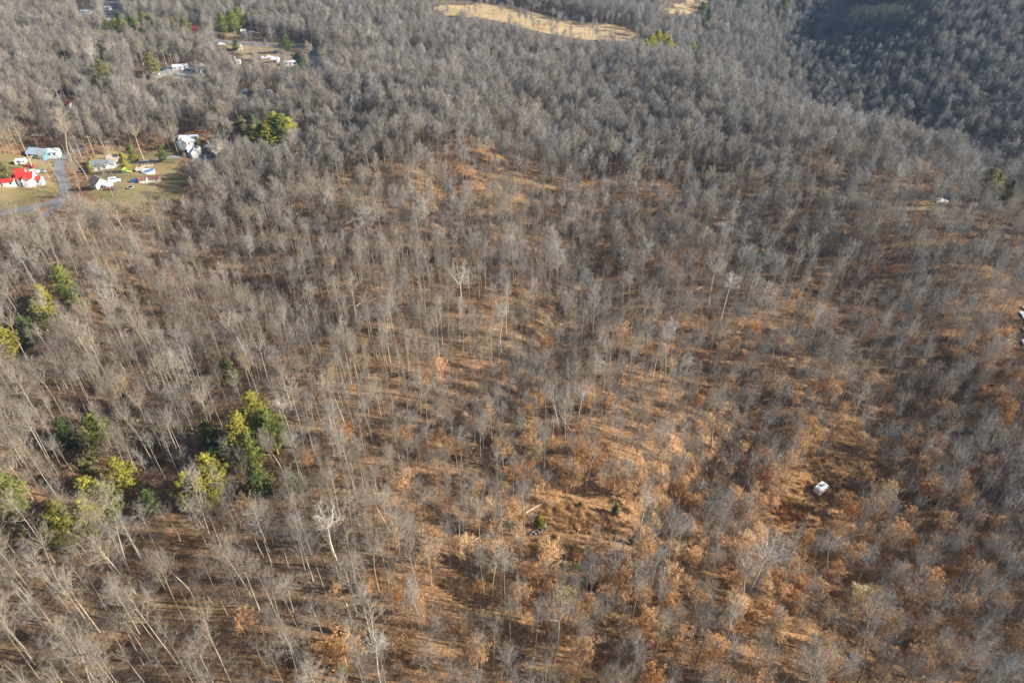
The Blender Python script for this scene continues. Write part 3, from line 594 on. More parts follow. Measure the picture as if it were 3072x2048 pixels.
for _ in range(34):
    if rnd.random() < .6: a, b_ = rnd.gauss(1500, 300), rnd.gauss(590, 60)
    else: a, b_ = rnd.gauss(1500, 450), rnd.gauss(1100, 230)
    rz = rnd.uniform(-1.3, 1.3); k = rnd.randrange(4); d_ = rnd.random() < .4
    place_log(a, b_, k, rz, [.2, .17, .14] if d_ else [.42, .36, .28], '%s %s log lying %s, %s' % (['thick', 'thin', 'long', 'short'][k], 'dark' if d_ else 'pale', 'pointing away' if abs(rz) > .7 else 'crosswise', where(a, b_)), rnd.uniform(.4, .75))
FT = [(1340, 640, 4), (1360, 660, 0), (1375, 625, 2), (1310, 600, 5), (1600, 1220, 4), (1640, 1235, 2), (1580, 1260, 0), (1680, 1180, 3), (2130, 1015, 0), (1700, 1080, 2), (1140, 1070, 4), (880, 1100, 2), (930, 1110, 0), (1740, 690, 4), (1790, 700, 0), (2200, 740, 2), (2310, 780, 4), (1120, 560, 0), (720, 760, 4), (690, 790, 2), (1540, 700, 0), (1850, 700, 2), (1290, 1280, 4), (1330, 1300, 2), (1470, 1250, 0), (1960, 690, 4), (2050, 760, 0), (1500, 1560, 3), (1520, 1680, 2), (2350, 900, 0), (1920, 1290, 4), (950, 660, 3)]
for a, b_, k in FT:
    p = NEAR[k]; g = ground(a, b_); s_ = rnd.uniform(.32, .5); az = rnd.uniform(0, 6.28)
    individual('fallen_tree', p, (g.x, g.y, g.z+1.0), (math.pi/2-.06, 0, az), (s_*1.0, s_*1.0, s_), (.13, .12, .11) if k % 2 else (.2, .19, .175), 'fallen tree with tangled grey top, %s' % where(a, b_), 'fallen tree', 'fallen trees left on the ground')  # grey dead wood, its tint darkened to put in the shading of the tops

def simple(name, builder, mat, parent=None, loc=None, smooth=False):
    V, F = builder.arr(); return link(name, mesh_from(name, V, F, [mat], smooth=smooth), parent, loc)
M_DARKWOOD = mat_simple('dark_dead_wood', (.10, .075, .055), .95, .4, 1.5)
M_PALEWOOD = mat_simple('pale_wood', (.46, .36, .24), .85, .25, 3)
g = ground(1062, 1908); sn = thing('broken_snag', 'thick dark broken dead trunk standing near the bottom edge left of centre', 'dead trunk', g)
b_ = Build(); b_.tube([[0, 0, -1], [.1, .05, 3], [0, .1, 6.5], [-.15, .15, 9.5]], [.62, .5, .42, .3], 9); simple('trunk', b_, M_DARKWOOD, sn)
b_ = Build(); b_.spikes(np.array([[x, y, 9.2] for x, y in ((-.3, .1), (0, .2), (-.1, -.05), (.05, .35))]), np.array([[-.4, .1, 10.6], [.1, .25, 11.3], [-.1, -.2, 10.2], [.1, .5, 10]]), .13); simple('splintered_top', b_, M_PALEWOOD, sn)
b_ = Build(); b_.tube([[0, 0, 5], [.9, .3, 6], [1.6, .5, 7.4]], [.16, .1, .04], 5); b_.tube([[0, 0, 6], [-1, .3, 6.8], [-1.9, 0, 7]], [.14, .09, .03], 5); simple('limb', b_, M_DARKWOOD, sn)

def rock_mesh(seed):
    import bmesh
    bm = bmesh.new(); bmesh.ops.create_icosphere(bm, subdivisions=2, radius=1); R = random.Random(seed)
    pl = [(Vector((R.gauss(0, 1), R.gauss(0, 1), R.gauss(0, 1))).normalized(), R.uniform(.55, .8)) for _ in range(8)]
    for v in bm.verts:
        for nn, d in pl:
            e = v.co.dot(nn)-d
            if e > 0: v.co -= nn*e
        v.co.z *= .65; v.co.x *= 1.2
    me = bpy.data.meshes.new('rock'); bm.to_mesh(me); bm.free(); me.materials.append(M_ROCK); return me
M_ROCK = mat_simple('grey_stone', (.25, .235, .22), .85, .35, 2)
ROCKS = [rock_mesh(i) for i in range(3)]
RP = ['largest grey rock at the foot of the pile', 'flat pale rock on the left of the pile', 'rock leaning on top of the pile', 'small rock at the right end of the pile', 'rock in the middle of the pile', 'upper rock nearest the yellow cedar', 'small rock fallen off the left side of the pile', 'dark rock under the pile top', 'angular rock on the near side of the pile', 'round rock at the back of the pile', 'wedge shaped rock between two larger ones of the pile', 'rock lying just right of the pile']
for i, (a, b_) in enumerate([(1610, 1592), (1600, 1598), (1618, 1586), (1632, 1582), (1614, 1596), (1622, 1577), (1592, 1604), (1626, 1590), (1606, 1602), (1636, 1574), (1620, 1600), (1640, 1590)]):
    g = ground(a, b_); o = link('rock', ROCKS[i % 3], None, (g.x, g.y, g.z+.25)); o.scale = (rnd.uniform(.22, .5),)*3; o.rotation_euler = (rnd.uniform(-.5, .5), rnd.uniform(-.5, .5), rnd.uniform(0, 6)); tag(o, RP[i], 'rock', 'grey rocks piled in the clearing')
for i, (a, b_) in enumerate([(1795, 1580), (1803, 1584), (1810, 1582), (1735, 1592), (1765, 1594)]):
    g = ground(a, b_); o = link('cut_log', LOGS[3][0], None, g); o.scale = (.3, 1.1, 1.1); o.rotation_euler = (0, 0, rnd.uniform(0, 3)); o['tint'] = [.5, .3, .2]
    tag(o, ['cut log at the left of the small stack in the grassy clearing', 'cut log on the near side of the small stack in the grassy clearing', 'cut log at the right of the small stack in the grassy clearing', 'cut log alone in the grass near the rock pile', 'cut log alone in the grass midway to the stack'][i], 'log', 'short cut logs in the clearing')

# ------------------------------------------------------------------ tall dry grass
def tuft(seed):
    R = np.random.default_rng(seed); b_ = Build(); N = 46; a = R.uniform(0, 6.28, N); r = R.uniform(0, .45, N)
    B = np.stack([np.cos(a)*r, np.sin(a)*r, np.full(N, -.05)], 1); T = B+np.stack([np.cos(a)*R.uniform(.05, .5, N), np.sin(a)*R.uniform(.05, .5, N), R.uniform(.6, 1.5, N)], 1)
    b_.spikes(B, T, .035); V, F = b_.arr(); return mesh_from('tuft%d' % seed, V, F, [M_GRASS])
M_GRASS = mat_tint('dry_grass', 1.0, .75, 1.25, trans=.3)
TUFT = [tuft(i) for i in range(3)]
def grass_d(px, py):
    d = blob(px, py, 2480, 1420, 90, 50, .8)+blob(px, py, 2370, 1545, 60, 40, 1.2)+blob(px, py, 2500, 1475, 60, 35, .7)+blob(px, py, 1700, 1545, 110, 45, .9)+blob(px, py, 1620, 1665, 55, 40, 1.0)+blob(px, py, 1830, 1600, 120, 40, .6)
    d = d+blob(px, py, 880, 2010, 130, 60, .5)+blob(px, py, 2050, 1535, 80, 40, .6)+blob(px, py, 2340, 1470, 30, 60, .8)+blob(px, py, 2150, 1800, 90, 50, .4)
    return np.clip(d-.12, 0, .95)
X, Y, Z, px, py, dp, R = scatter(.95, grass_d, 55, ymax=160); n = len(X); print('grass', n)
deep = blob(px, py, 2370, 1545, 70, 45, 1)[:, None]; tg = (np.array([.62, .38, .17])*(1-deep)+np.array([.62, .29, .08])*deep)*np.exp(R.normal(size=(n, 1))*.15)
s = R.uniform(.6, 1.3, n)
gn_instances('dry_grass', np.stack([X, Y, Z], 1), np.stack([s*0, s*0, R.uniform(0, 6.28, n)], 1), np.stack([s, s, s], 1), R.integers(0, 3, n), np.minimum(tg, .8), TUFT, 'tall orange dry grass in the clearings', 'grass')

# ------------------------------------------------------------------ buildings
WHITE = mat_simple('white_siding', (.78, .78, .76), .6, .04, 2); REDR = mat_simple('red_roof_metal', (.52, .05, .035), .5, .22, 1.2)
MAROON = mat_simple('maroon_paint', (.26, .025, .05), .6, .15, 2); RUST = mat_simple('rusty_roof', (.24, .11, .10), .8, .3, 1); BROWNR = mat_simple('brown_shingle', (.26, .20, .17), .9, .15, 3)
GREYR = mat_simple('grey_shingle', (.20, .22, .25), .85, .12, 3); PALER = mat_simple('pale_metal_roof', (.60, .64, .70), .4, .06, 2); BLUER = mat_simple('pale_blue_metal', (.38, .50, .62), .45, .1, 2)
TEAL = mat_simple('teal_siding', (.10, .26, .33), .7, .1, 2); TAN = mat_simple('tan_siding', (.55, .45, .31), .7, .08, 2); CREAM = mat_simple('cream_siding', (.68, .62, .50), .7, .06, 2)
GLASS, n, l, b = newmat('window_glass', .1, .5); b.inputs['Base Color'].default_value = (.03, .04, .06, 1)
DARK = mat_simple('dark_rubber', (.025, .025, .028), .8); METAL = mat_simple('grey_metal', (.5, .5, .52), .4, .1, 2, .6); BRICK = mat_simple('brick', (.32, .13, .09), .9, .3, 4)

def boxes(name, items, mat, parent=None, bevel=0, loc=None, rz=0):
    """items: (cx, cy, cz, sx, sy, sz); one mesh"""
    import bmesh
    bm = bmesh.new()
    for cx, cy, cz, sx, sy, sz in items:
        r = bmesh.ops.create_cube(bm, size=1)
        for v in r['verts']: v.co = Vector((cx+v.co.x*sx, cy+v.co.y*sy, cz+v.co.z*sz))
    if bevel: bmesh.ops.bevel(bm, geom=bm.edges[:], offset=bevel, segments=2, affect='EDGES')
    me = bpy.data.meshes.new(name); bm.to_mesh(me); bm.free(); me.materials.append(mat)
    o = link(name, me, parent, loc)
    if rz: o.rotation_euler = (0, 0, rz)
    return o
def poly(name, V, F, mat, parent=None, loc=None, rz=0):
    o = link(name, mesh_from(name, V, F, [mat]), parent, loc)
    if rz: o.rotation_euler = (0, 0, rz)
    return o
def block(root, L, W, wh, rh, mw, mr, off=(0, 0), rz=0, win=True, door=True, chimney=False, porch=False):
    """walls with gables, two roof slopes, windows on the long sides; ridge along x"""
    x, y = L/2, W/2
    V = [(-x, -y, -1.5), (x, -y, -1.5), (x, y, -1.5), (-x, y, -1.5), (-x, -y, wh), (x, -y, wh), (x, y, wh), (-x, y, wh), (-x, 0, wh+rh), (x, 0, wh+rh)]
    F = [(0, 1, 5, 4), (2, 3, 7, 6), (1, 2, 6, 9, 5), (3, 0, 4, 8, 7), (4, 5, 9, 8), (6, 7, 8, 9)]
    wl_ = poly('wall', V, F, mw, root, (off[0], off[1], 0), rz)
    o = .35; sl = rh/y; t = .16; rv = []; X = x+o; yy = y+o; ze = wh-sl*o+.06; zr = wh+rh+.06
    rv = [(-X, -yy, ze), (X, -yy, ze), (X, 0, zr), (-X, 0, zr), (-X, yy, ze), (X, yy, ze)]; top = [(a, b_, c_+t) for a, b_, c_ in rv]
    RV = rv+top; RF = [(0, 3, 2, 1), (3, 4, 5, 2), (6, 7, 8, 9), (9, 8, 11, 10), (0, 1, 7, 6), (5, 4, 10, 11), (0, 6, 9, 3), (3, 9, 10, 4), (1, 2, 8, 7), (2, 5, 11, 8)]
    rf = poly('roof', RV, RF, mr, root, (off[0], off[1], 0), rz)
    if chimney: boxes('chimney', [(x*.4, .6, wh+rh, .7, .7, 1.8)], BRICK, rf)
    c, s = math.cos(rz), math.sin(rz)
    if win:
        nw = max(1, int(L/3)); levels = [1.5] if wh < 4 else [1.5, 3.8]
        for sgn in (-1, 1):
            for k in range(nw):
                for lv in levels:
                    if sgn < 0 and door and k == nw//2 and lv < 2: continue
                    wx = -x+L*(k+.5)/nw
                    fr = boxes('window', [(0, 0, 0, 1.1, .08, 1.3)], WHITE if mw is not WHITE else PALER, root, 0, (off[0]+wx*c-sgn*(y+.03)*s, off[1]+wx*s+sgn*(y+.03)*c, lv), rz)
                    boxes('pane', [(0, sgn*.045, 0, .9, .03, 1.1)], GLASS, fr)
        gw = boxes('window', [(0, 0, 0, .08, 1.0, 1.1)], WHITE if mw is not WHITE else PALER, root, 0, (off[0]+(x+.03)*c, off[1]+(x+.03)*s, 1.6), rz); boxes('pane', [(.045, 0, 0, .03, .8, .9)], GLASS, gw)
    if door:
        d = boxes('door', [(0, 0, 0, 1.0, .08, 2.0)], BRICK if mw is WHITE else WHITE, root, 0, (off[0]+y*s+.03*s, off[1]-y*c-.03*c, 1.0), rz)
        boxes('handle', [(.35, -.06, 0, .08, .06, .08)], METAL, d)
    return rf
def house(name, label, sx, sy, deg, blocks, cat='house', group=None):
    g = ground(sx, sy); r = thing(name, label, cat, (g.x, g.y, g.z+.2), math.radians(deg), group); r.scale = (.76, .76, .72)
    for bk in blocks: block(r, **bk)
    return r
B = lambda L, W, wh, rh, mw, mr, **k: dict(L=L, W=W, wh=wh, rh=rh, mw=mw, mr=mr, **k)
r = house('farmhouse', 'white two storey farmhouse with bright red metal roofs at the left edge', 88, 552, 10, [B(8, 6, 4.6, 2.4, WHITE, REDR, chimney=True), B(6, 5.6, 4.6, 2.6, WHITE, REDR, off=(-4.6, 4.6), rz=.1, door=False), B(3.2, 4, 2.6, 1.2, WHITE, REDR, off=(5.4, .5), rz=0, door=False), B(4, 3, 4.0, 2.0, WHITE, REDR, off=(.5, -2.6), rz=math.pi/2, win=False, door=False)])
house('long_shed', 'long low white shed with a bright red roof left of the farmhouse', 12, 556, 12, [B(12, 4, 2.4, 1.1, WHITE, REDR)], 'shed')
house('blue_house', 'teal house with a pale blue metal roof behind the farmhouse', 122, 470, -12, [B(11, 8, 3, 2.4, TEAL, BLUER), B(6, 5, 2.8, 1.6, WHITE, PALER, off=(7, 3.5), rz=.3, door=False)])
house('bungalow', 'white bungalow with a dark grey gabled roof by the driveway', 304, 505, 14, [B(9, 8, 2.8, 2.4, WHITE, GREYR, chimney=True), B(5, 5.5, 2.8, 1.8, WHITE, GREYR, off=(5.5, -1.2), rz=math.pi/2)])
house('garage', 'small cream garage with a tan roof behind the bungalow', 342, 486, 20, [B(5.5, 6, 2.7, 1.8, CREAM, mat_simple('tan_shingle', (.42, .36, .29), .9, .1, 3), win=False)], 'garage')
house('brown_garage', 'white garage with a brown gabled roof in front of the round pool', 300, 560, -38, [B(8, 6.5, 3, 2.6, WHITE, BROWNR), B(4, 4, 2.5, 1.0, WHITE, WHITE, off=(5.5, 2.0), rz=.2, door=False, win=False)], 'garage')
house('rusty_shed', 'smaller of two cream sheds with rusty roofs, beside the blue car', 432, 549, 12, [B(3.8, 3.2, 2.3, 1.0, CREAM, RUST, win=False)], 'shed', 'sheds with rusty roofs')
house('rusty_shed', 'larger of two cream sheds with rusty roofs, farther from the blue car', 466, 546, 10, [B(5.2, 3.6, 2.4, 1.1, CREAM, RUST)], 'shed', 'sheds with rusty roofs')
house('large_house', 'big white house with pale metal roofs beside the paved drive', 572, 432, 8, [B(11, 7, 3.2, 2.4, WHITE, PALER), B(5, 4.5, 3.2, 2.0, WHITE, PALER, off=(-2.5, -4.2), rz=math.pi/2, door=False), B(3.4, 3, 3.4, 1.5, WHITE, GREYR, off=(-4.8, -3.9), rz=math.pi/2, win=False, door=False)])
house('cross_gabled_garage', 'white cross gabled garage with a pale roof in front of the big white house', 586, 464, 28, [B(7, 5.5, 3, 2.4, WHITE, PALER), B(5.5, 4.5, 3, 2.2, WHITE, PALER, off=(0, -2), rz=math.pi/2, door=False)], 'garage')
FB = [('mobile_home', 'long white mobile home beside the far yard road', 873, 196, 7, [B(9.5, 3.6, 2.6, .7, WHITE, PALER)], 'mobile home'),
 ('white_garage', 'white roofed garage left of the long mobile home', 828, 187, -8, [B(5, 4.5, 2.4, 1.6, WHITE, WHITE, win=False)], 'garage'),
 ('small_white_shed', 'small white shed alone in the wood below the far yard', 735, 284, 22, [B(4, 3, 2.4, 1.2, WHITE, PALER, win=False)], 'shed'),
 ('tan_house', 'tan house at the left end of the far yard', 718, 150, 12, [B(5, 4.5, 2.8, 1.6, TAN, TAN)], 'house'),
 ('red_barn', 'dark red barn in the far upper left wood', 586, 98, 6, [B(5.5, 5, 3.2, 2.2, MAROON, MAROON)], 'barn'),
 ('long_white_barn', 'long pale roofed barn beside the utility poles', 543, 208, 14, [B(11, 4.5, 2.6, 1.2, WHITE, PALER)], 'barn'),
 ('grey_shed', 'low grey blue shed right of the long pale barn', 578, 215, -4, [B(6, 4, 2.2, .9, TEAL, GREYR, win=False)], 'shed'),
 ('white_shed', 'white shed right of the grey blue shed', 598, 221, 5, [B(3.4, 3, 2.2, .9, WHITE, PALER, win=False)], 'shed'),
 ('cream_shed', 'cream shed in the wood below the long pale barn', 532, 246, 8, [B(4.5, 3, 2.2, 1, CREAM, CREAM)], 'shed'),
 ('white_cottage', 'white cottage beneath the three round far pines', 732, 102, 8, [B(4, 4, 2.6, 1.3, WHITE, WHITE)], 'cottage'),
 ('low_building', 'long low white building left of the far road', 261, 42, 5, [B(9.5, 5, 2.6, 1, CREAM, BLUER)], 'building'),
 ('roadside_store', 'white flat looking building across the far road at the top edge', 326, 30, 0, [B(5, 4, 2.6, .6, WHITE, WHITE)], 'building'),
 ('pale_hall', 'pale building at the near end of the far road', 337, 66, 0, [B(9, 5, 2.4, .7, CREAM, PALER)], 'building'),
 ('cabin', 'dark roofed cabin in the shaded wood near the top right of centre', 2165, 92, 0, [B(10, 6, 2.6, 1.4, TAN, GREYR)], 'cabin'),
 ('brick_cottage', 'small brick cottage left of the shaded cabin', 2098, 93, 10, [B(5, 4, 2.6, 1.4, BRICK, BROWNR)], 'cottage'),
 ('pond_hut', 'small tan hut with a grey roof by the right hand pond', 2830, 582, -20, [B(4.5, 3.2, 2.2, 1, TAN, GREYR)], 'hut'),
 ('chicken_coop', 'tiny white coop alone in the wood right of the small white shed', 811, 281, 5, [B(3, 2.4, 2, .8, WHITE, PALER, win=False)], 'shed'),
 ('garden_shed', 'white garden shed left of the white roofed garage below the yard', 717, 191, 10, [B(3.2, 2.6, 2.1, .9, WHITE, PALER, win=False)], 'shed'),
 ('brown_cottage', 'low cottage with a brown roof left of the long pale barn', 424, 228, -6, [B(6, 4.5, 2.3, 1.1, TAN, BROWNR)], 'cottage'),
 ('pump_shed', 'tiny white shed alone in the wood above the near houses', 209, 319, 0, [B(2.6, 2.2, 2, .8, WHITE, MAROON, win=False)], 'shed'),
 ('tan_shed', 'little tan shed left of the cottage beneath the round pines', 700, 180, -15, [B(3.5, 3, 2.2, .9, TAN, BROWNR, win=False)], 'shed')]
for f in FB: house(f[0], f[1], f[2], f[3], f[4], f[5], f[6])

# ------------------------------------------------------------------ vehicles and yard things
def trailer(name, label, sx, sy, deg, L=4.6, W=2.1, H=2.1, vent=True):
    g = ground(sx, sy); r = thing(name, label, 'camper', (g.x, g.y, g.z+.1), math.radians(deg))
    prof = [(-L/2, .75), (-L/2+.1, .45), (L/2-.5, .45), (L/2, 1.0), (L/2+.02, 1.5), (L/2-.45, H+.4), (-L/2+.25, H+.45), (-L/2, H+.1)]
    n_ = len(prof); V = [(x, -W/2, z) for x, z in prof]+[(x, W/2, z) for x, z in prof]
    F = [tuple(range(n_)), tuple(range(2*n_-1, n_-1, -1))]+[(i, i+n_, (i+1) % n_+n_, (i+1) % n_) for i in range(n_)]
    import bmesh
    me = bpy.data.meshes.new('body'); me.from_pydata(V, [], F); bm = bmesh.new(); bm.from_mesh(me); bmesh.ops.recalc_face_normals(bm, faces=bm.faces); bmesh.ops.bevel(bm, geom=bm.edges[:], offset=.06, segments=2, affect='EDGES'); bm.to_mesh(me); bm.free(); me.materials.append(WHITE)
    link('body', me, r)
    if vent:
        boxes('roof_vent', [(-1.0, .1, H+.5, .5, .5, .16)], PALER, r); boxes('roof_vent', [(1.0, -.2, H+.48, .4, .4, .14)], PALER, r)
        boxes('air_conditioner', [(.1, 0, H+.53, .8, .6, .26)], GREYR, r, .05); boxes('skylight', [(-.35, .45, H+.46, .5, .35, .05)], GLASS, r)
    for x in (-1.3, .2, 1.4): boxes('window', [(x, -W/2-.012, 1.65, .7, .05, .45)], GLASS, r)
    boxes('window', [(-.8, W/2+.012, 1.65, .9, .05, .5)], GLASS, r)
    d = boxes('door', [(.9, W/2+.015, 1.35, .62, .05, 1.6)], PALER, r); boxes('handle', [(.7, W/2+.06, 1.3, .06, .05, .12)], METAL, d)
    boxes('stripe', [(0, -W/2-.006, 1.1, L-.8, .03, .16)], GREYR, r)
    boxes('tow_bar', [(L/2+.5, 0, .5, 1.1, .1, .1), (L/2+.3, .25, .5, .8, .06, .08), (L/2+.3, -.25, .5, .8, .06, .08)], DARK, r)
    for y in (-W/2+.1, W/2-.1): wheel(r, -.3, y, .34)
    return r
def cyl(name, r0, h, k, mat, parent, loc, rot=(0, 0, 0), r1=None):
    b_ = Build(); b_.tube([[0, 0, -h/2], [0, 0, h/2]], [r0, r0 if r1 is None else r1], k); V, F = b_.arr(); F = [tuple(f) for f in F]+[tuple(range(k)), tuple(range(2*k-1, k-1, -1))]
    o = link(name, mesh_from(name, V, F, [mat]), parent, loc); o.rotation_euler = rot; return o
def wheel(r, x, y, rad):
    t = cyl('wheel', rad, .22, 14, DARK, r, (x, y, rad), (math.pi/2, 0, 0)); cyl('rim', rad*.55, .24, 10, METAL, t, (0, 0, 0)); return t
trailer('camper_trailer', 'white camper trailer parked alone in the grassy clearing at lower right', 2459, 1474, 36, 3.9, 1.8, 1.7)
trailer('travel_trailer', 'white travel trailer in the back yard left of the blue roofed house', 67, 494, 18, 4.6, 2.2, 2.1, False)
def car(label, sx, sy, deg, mat, cat='car', van=False, group='cars parked by the houses'):
    g = ground(sx, sy); r = thing('parked_car' if not van else 'parked_van', label, cat, (g.x, g.y, g.z+.15), math.radians(deg), group)
    L, W = 4.4, 1.8; roof = 2.0 if van else 1.42
    pr = [(-2.2, .3), (2.2, .3), (2.2, .75), (1.9, .88), (1.0, .95), (.4 if not van else 1.0, roof), (-1.3 if not van else -2.0, roof), (-1.95 if not van else -2.15, .98), (-2.2, .9)]
    n_ = len(pr); V = [(x, -W/2*(.86 if z > 1.2 else 1), z) for x, z in pr]+[(x, W/2*(.86 if z > 1.2 else 1), z) for x, z in pr]
    F = [tuple(range(n_)), tuple(range(2*n_-1, n_-1, -1))]+[(i, i+n_, (i+1) % n_+n_, (i+1) % n_) for i in range(n_)]
    poly('body', V, F, mat, r)
    x0, x1, x2, x3 = (.93, .42, -1.25, -1.85) if not van else (1.0, .9, -1.9, -2.0)
    zt = roof-.06
    poly('side_windows', [(x0-.15, s*(W/2*.965), 1.0) for s in (-1,)]+[(x1, -W/2*.885, zt), (x2, -W/2*.885, zt), (x3+.1, -W/2*.965, 1.02)]+[(x0-.15, W/2*.965, 1.0), (x1, W/2*.885, zt), (x2, W/2*.885, zt), (x3+.1, W/2*.965, 1.02)], [(0, 1, 2, 3), (7, 6, 5, 4)], GLASS, r)
    poly('windscreen', [(1.02, -.75, .97), (1.02, .75, .97), (pr[5][0]+.06, .68, zt), (pr[5][0]+.06, -.68, zt)], [(0, 1, 2, 3)], GLASS, r)
    for x in (-1.35, 1.35):
        for y in (-.82, .82): wheel(r, x, y, .32)
    for y in (-.6, .6): boxes('headlight', [(2.2, y, .65, .06, .3, .14)], PALER, r)
    return r
BLUEP = mat_simple('blue_paint', (.06, .16, .42), .3, .05, 1, .3, .5); WHITEP = mat_simple('white_paint', (.8, .8, .8), .3, .03, 1, 0, .5); REDP = mat_simple('red_paint', (.45, .04, .04), .35, .05, 1, 0, .5); GREYP = mat_simple('silver_paint', (.45, .47, .5), .3, .05, 1, .5, .5); DARKP = mat_simple('dark_paint', (.05, .06, .09), .3, .05, 1, 0, .5)
car('blue car with a white windscreen beside the rusty sheds', 410, 548, 8, BLUEP)
car('white van beside the brown roofed garage', 345, 547, 20, WHITEP, 'van', True)
car('white car in the trees behind the blue roofed house', 112, 410, 5, WHITEP)
car('silver car nearest the road behind the farmhouse', 122, 519, 8, GREYP); car('white car next to the silver one behind the farmhouse', 102, 520, 8, WHITEP)
car('small red car in the yard by the travel trailer', 92, 503, 0, REDP)
car('white car on the far yard road', 858, 143, 5, WHITEP); car('white car left of the far tan house', 664, 136, 10, WHITEP); car('white car right of the white cottage', 755, 100, 3, WHITEP); car('dark car just left of the long pale barn', 492, 212, 80, DARKP)
car('white car left of the white roofed garage', 790, 178, 12, WHITEP); car('white van near the long low building', 258, 50, 6, WHITEP, 'van', True); car('white car by the paved drive right of the cross gabled garage', 625, 446, 10, WHITEP); car('silver pickup-like car by the far yard entrance', 680, 131, 5, GREYP)
car('white car in the open left of the long pale barn', 467, 226, 8, WHITEP); car('white pickup-like car above the white roofed garage', 809, 175, 14, WHITEP)
car('tiny white car on the pale soil by the right hand pond', 2822, 608, 5, WHITEP)
# pool and deck
g = ground(446, 519); r = thing('swimming_pool', 'round above ground swimming pool with blue water and white rim', 'pool', (g.x, g.y, g.z)); b_ = Build()
a = np.arange(24)*2*math.pi/24; R1, R0 = 2.6, 2.4
V = [(q*math.cos(t), q*math.sin(t), z) for q, z in ((R1, -.5), (R1, 1.2), (R0, 1.2), (R0, .9)) for t in a]; F = [(k*24+i, k*24+(i+1) % 24, (k+1)*24+(i+1) % 24, (k+1)*24+i) for k in range(3) for i in range(24)]
poly('pool_wall', V, F, WHITE, r); WB, n, l, b = newmat('pool_cover', .3, .4); b.inputs['Base Color'].default_value = (.16, .26, .42, 1)
poly('water', [(2.39*math.cos(t), 2.39*math.sin(t), .95) for t in a], [tuple(range(24))], WB, r)
DECK = mat_simple('weathered_deck', (.52, .46, .38), .85, .2, 2)
g2 = ground(425, 516); r = thing('pool_deck', 'weathered wooden deck wrapped round the back of the pool', 'deck', (g2.x, g2.y, g2.z), .2)
boxes('platform', [(-.4, .6, 1.15, 3.0, 4.0, .12), (1.9, 3.6, 1.15, 5.0, 1.6, .12)], DECK, r); boxes('railing', [(-1.85, .6, 1.95, .08, 4.0, .1), (-1.85, .6, 1.6, .06, 4.0, .06), (1.9, 4.35, 1.95, 5.0, .08, .1)]+[(-1.85, y, 1.6, .1, .1, .9) for y in (-1.3, 0, 1.2, 2.5)]+[(x, 4.35, 1.6, .1, .1, .9) for x in (-.5, 1, 2.5, 4.3)], DECK, r); boxes('post', [(x, y, .4, .14, .14, 1.6) for x in (-1.7, .9) for y in (-1.2, 2.4)], DECK, r)
# yard toys and clutter
g = ground(376, 519); r = thing('play_slide', 'yellow green plastic play set with a slide on the lawn', 'play set', (g.x, g.y, g.z), .4); PLY = mat_simple('lime_plastic', (.55, .62, .06), .5, .05); PLG = mat_simple('green_plastic', (.08, .35, .12), .5, .05)
boxes('tower', [(x, y, .9, .14, .14, 1.9) for x in (-.6, .6) for y in (-.6, .6)]+[(0, 0, 1.0, 1.4, 1.4, .12)], PLG, r); poly('slide', [(.7, -.4, 1.05), (.7, .4, 1.05), (2.8, .4, .12), (2.8, -.4, .12), (.7, -.4, .95), (.7, .4, .95), (2.8, .4, .02), (2.8, -.4, .02)], [(0, 3, 2, 1), (4, 5, 6, 7), (0, 4, 7, 3), (1, 2, 6, 5)], PLY, r); poly('canopy', [(-.9, -.9, 1.8), (.9, -.9, 1.8), (.9, .9, 1.8), (-.9, .9, 1.8), (0, 0, 2.5)], [(0, 1, 4), (1, 2, 4), (2, 3, 4), (3, 0, 4), (0, 3, 2, 1)], PLY, r)
g = ground(393, 566); r = thing('trampoline', 'small round trampoline with a white rim on the near lawn', 'trampoline', (g.x, g.y, g.z)); cyl('mat', 1.1, .05, 16, DARK, r, (0, 0, .75)); cyl('rim', 1.35, .06, 16, WHITE, r, (0, 0, .70))
for t in (0, 1.57, 3.14, 4.71): cyl('leg', .04, .8, 5, METAL, r, (1.2*math.cos(t), 1.2*math.sin(t), .3))
g = ground(338, 569); r = thing('utility_trailer', 'rusty flat utility trailer beside the brown roofed garage', 'trailer', (g.x, g.y, g.z), .15); boxes('bed', [(0, 0, .6, 5, 1.9, .15)], RUST, r); boxes('side_rail', [(0, .95, .85, 5, .06, .35), (0, -.95, .85, 5, .06, .35)], RUST, r); [wheel(r, -.3, y, .3) for y in (-1.1, 1.1)]; boxes('tow_bar', [(3, 0, .5, 1.4, .12, .1)], DARK, r)
g = ground(96, 478); r = thing('wood_ramp', 'tan wooden lean-to frame against the blue roofed house', 'lean-to', (g.x, g.y, g.z), 1.2); poly('sheet', [(-2, -.8, .2), (2, -.8, 2.4), (2, .8, 2.4), (-2, .8, .2), (-2, -.8, .1), (2, -.8, 2.3), (2, .8, 2.3), (-2, .8, .1)], [(0, 1, 2, 3), (7, 6, 5, 4), (0, 4, 5, 1), (3, 2, 6, 7), (1, 5, 6, 2)], TAN, r); boxes('post', [(1.9, y, 1.1, .12, .12, 2.4) for y in (-.7, .7)], PALEWOOD if False else M_PALEWOOD, r)
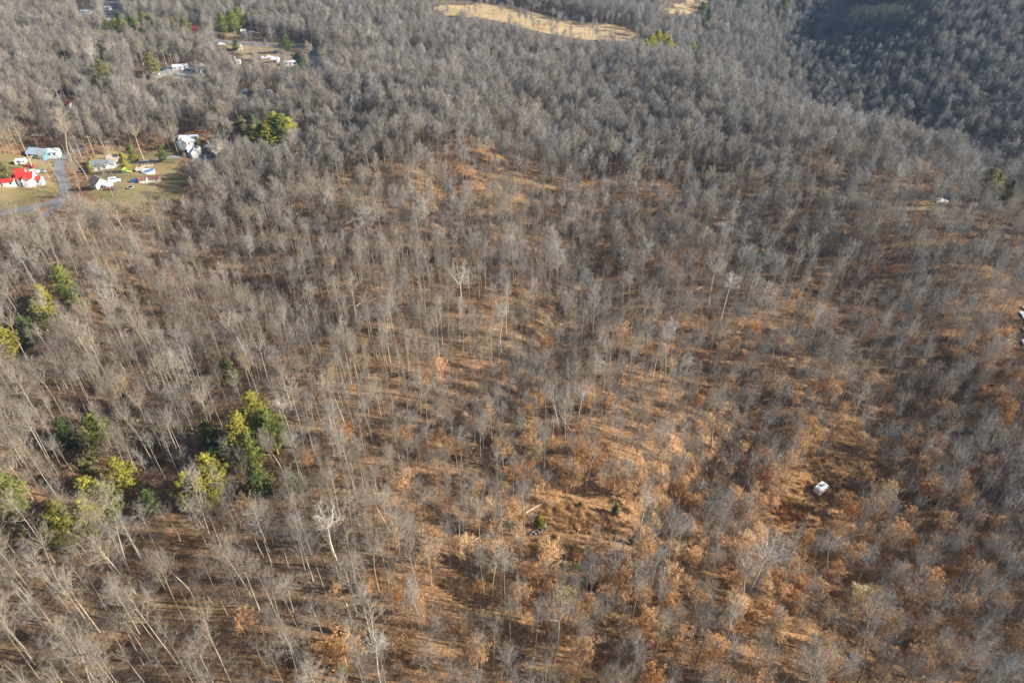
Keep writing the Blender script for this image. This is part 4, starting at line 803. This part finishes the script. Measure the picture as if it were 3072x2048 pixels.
for i, (a, b_) in enumerate([(501, 200), (524, 214), (285, 470), (243, 470)]):
    g = ground(a, b_); r = thing('utility_pole', ['utility pole left of the long pale barn', 'utility pole in front of the long pale barn', 'utility pole behind the bungalow', 'utility pole by the bend of the near road'][i], 'utility pole', g, .4, 'wooden utility poles'); cyl('pole', .16, 11, 7, M_PALEWOOD, r, (0, 0, 4.5), r1=.11); boxes('crossarm', [(0, 0, 9.3, 2.4, .12, .14)], M_PALEWOOD, r)
    for x in (-1, 0, 1): cyl('insulator', .06, .22, 6, PALER, r, (x, 0, 9.48))

# ------------------------------------------------------------------ things that look alike are told apart by their order from the left
same = {}
for o in COL.objects:
    if o.parent is None and 'category' in o and 'label' in o: same.setdefault(o['label'], []).append(o)
NUM = ['', 'one', 'two', 'three', 'four', 'five', 'six', 'seven', 'eight', 'nine', 'ten', 'eleven', 'twelve']; ORD = ['', 'first', 'second', 'third', 'fourth', 'fifth', 'sixth', 'seventh', 'eighth', 'ninth', 'tenth', 'eleventh', 'twelfth']
for lab, os_ in same.items():
    if 1 < len(os_) < 13:
        os_.sort(key=lambda o: project(o.location.x, o.location.y, o.location.z)[0])
        for i, o in enumerate(os_):
            o['label'] = lab+(', %s of two' % ['left', 'right'][i] if len(os_) == 2 else (', leftmost of %s' % NUM[len(os_)] if i == 0 else (', rightmost of %s' % NUM[len(os_)] if i == len(os_)-1 else ', %s from left' % ORD[i+1])))
# ------------------------------------------------------------------ the winter air
import bmesh as _b
bm = _b.new(); r_ = _b.ops.create_cube(bm, size=1); zlo = float(GZ.min())-1; zhi = max(CAM_H+4, float(GZ.max())+4)
for v in r_['verts']: v.co = Vector((v.co.x*12200, 3000+v.co.y*12400, (zlo+zhi)/2+v.co.z*(zhi-zlo)))
me = bpy.data.meshes.new('haze'); bm.to_mesh(me); bm.free()
mh = bpy.data.materials.new('winter_haze'); mh.use_nodes = True; nn_ = mh.node_tree.nodes; nn_.remove(nn_['Principled BSDF'])
pv = nn_.new('ShaderNodeVolumePrincipled'); pv.inputs['Color'].default_value = (.42, .64, 1.0, 1); pv.inputs['Density'].default_value = .00009; pv.inputs['Anisotropy'].default_value = .1
mh.node_tree.links.new(pv.outputs[0], nn_['Material Output'].inputs['Volume']); me.materials.append(mh)
tag(link('haze', me), kind='stuff')
print('zrange', zlo, zhi)
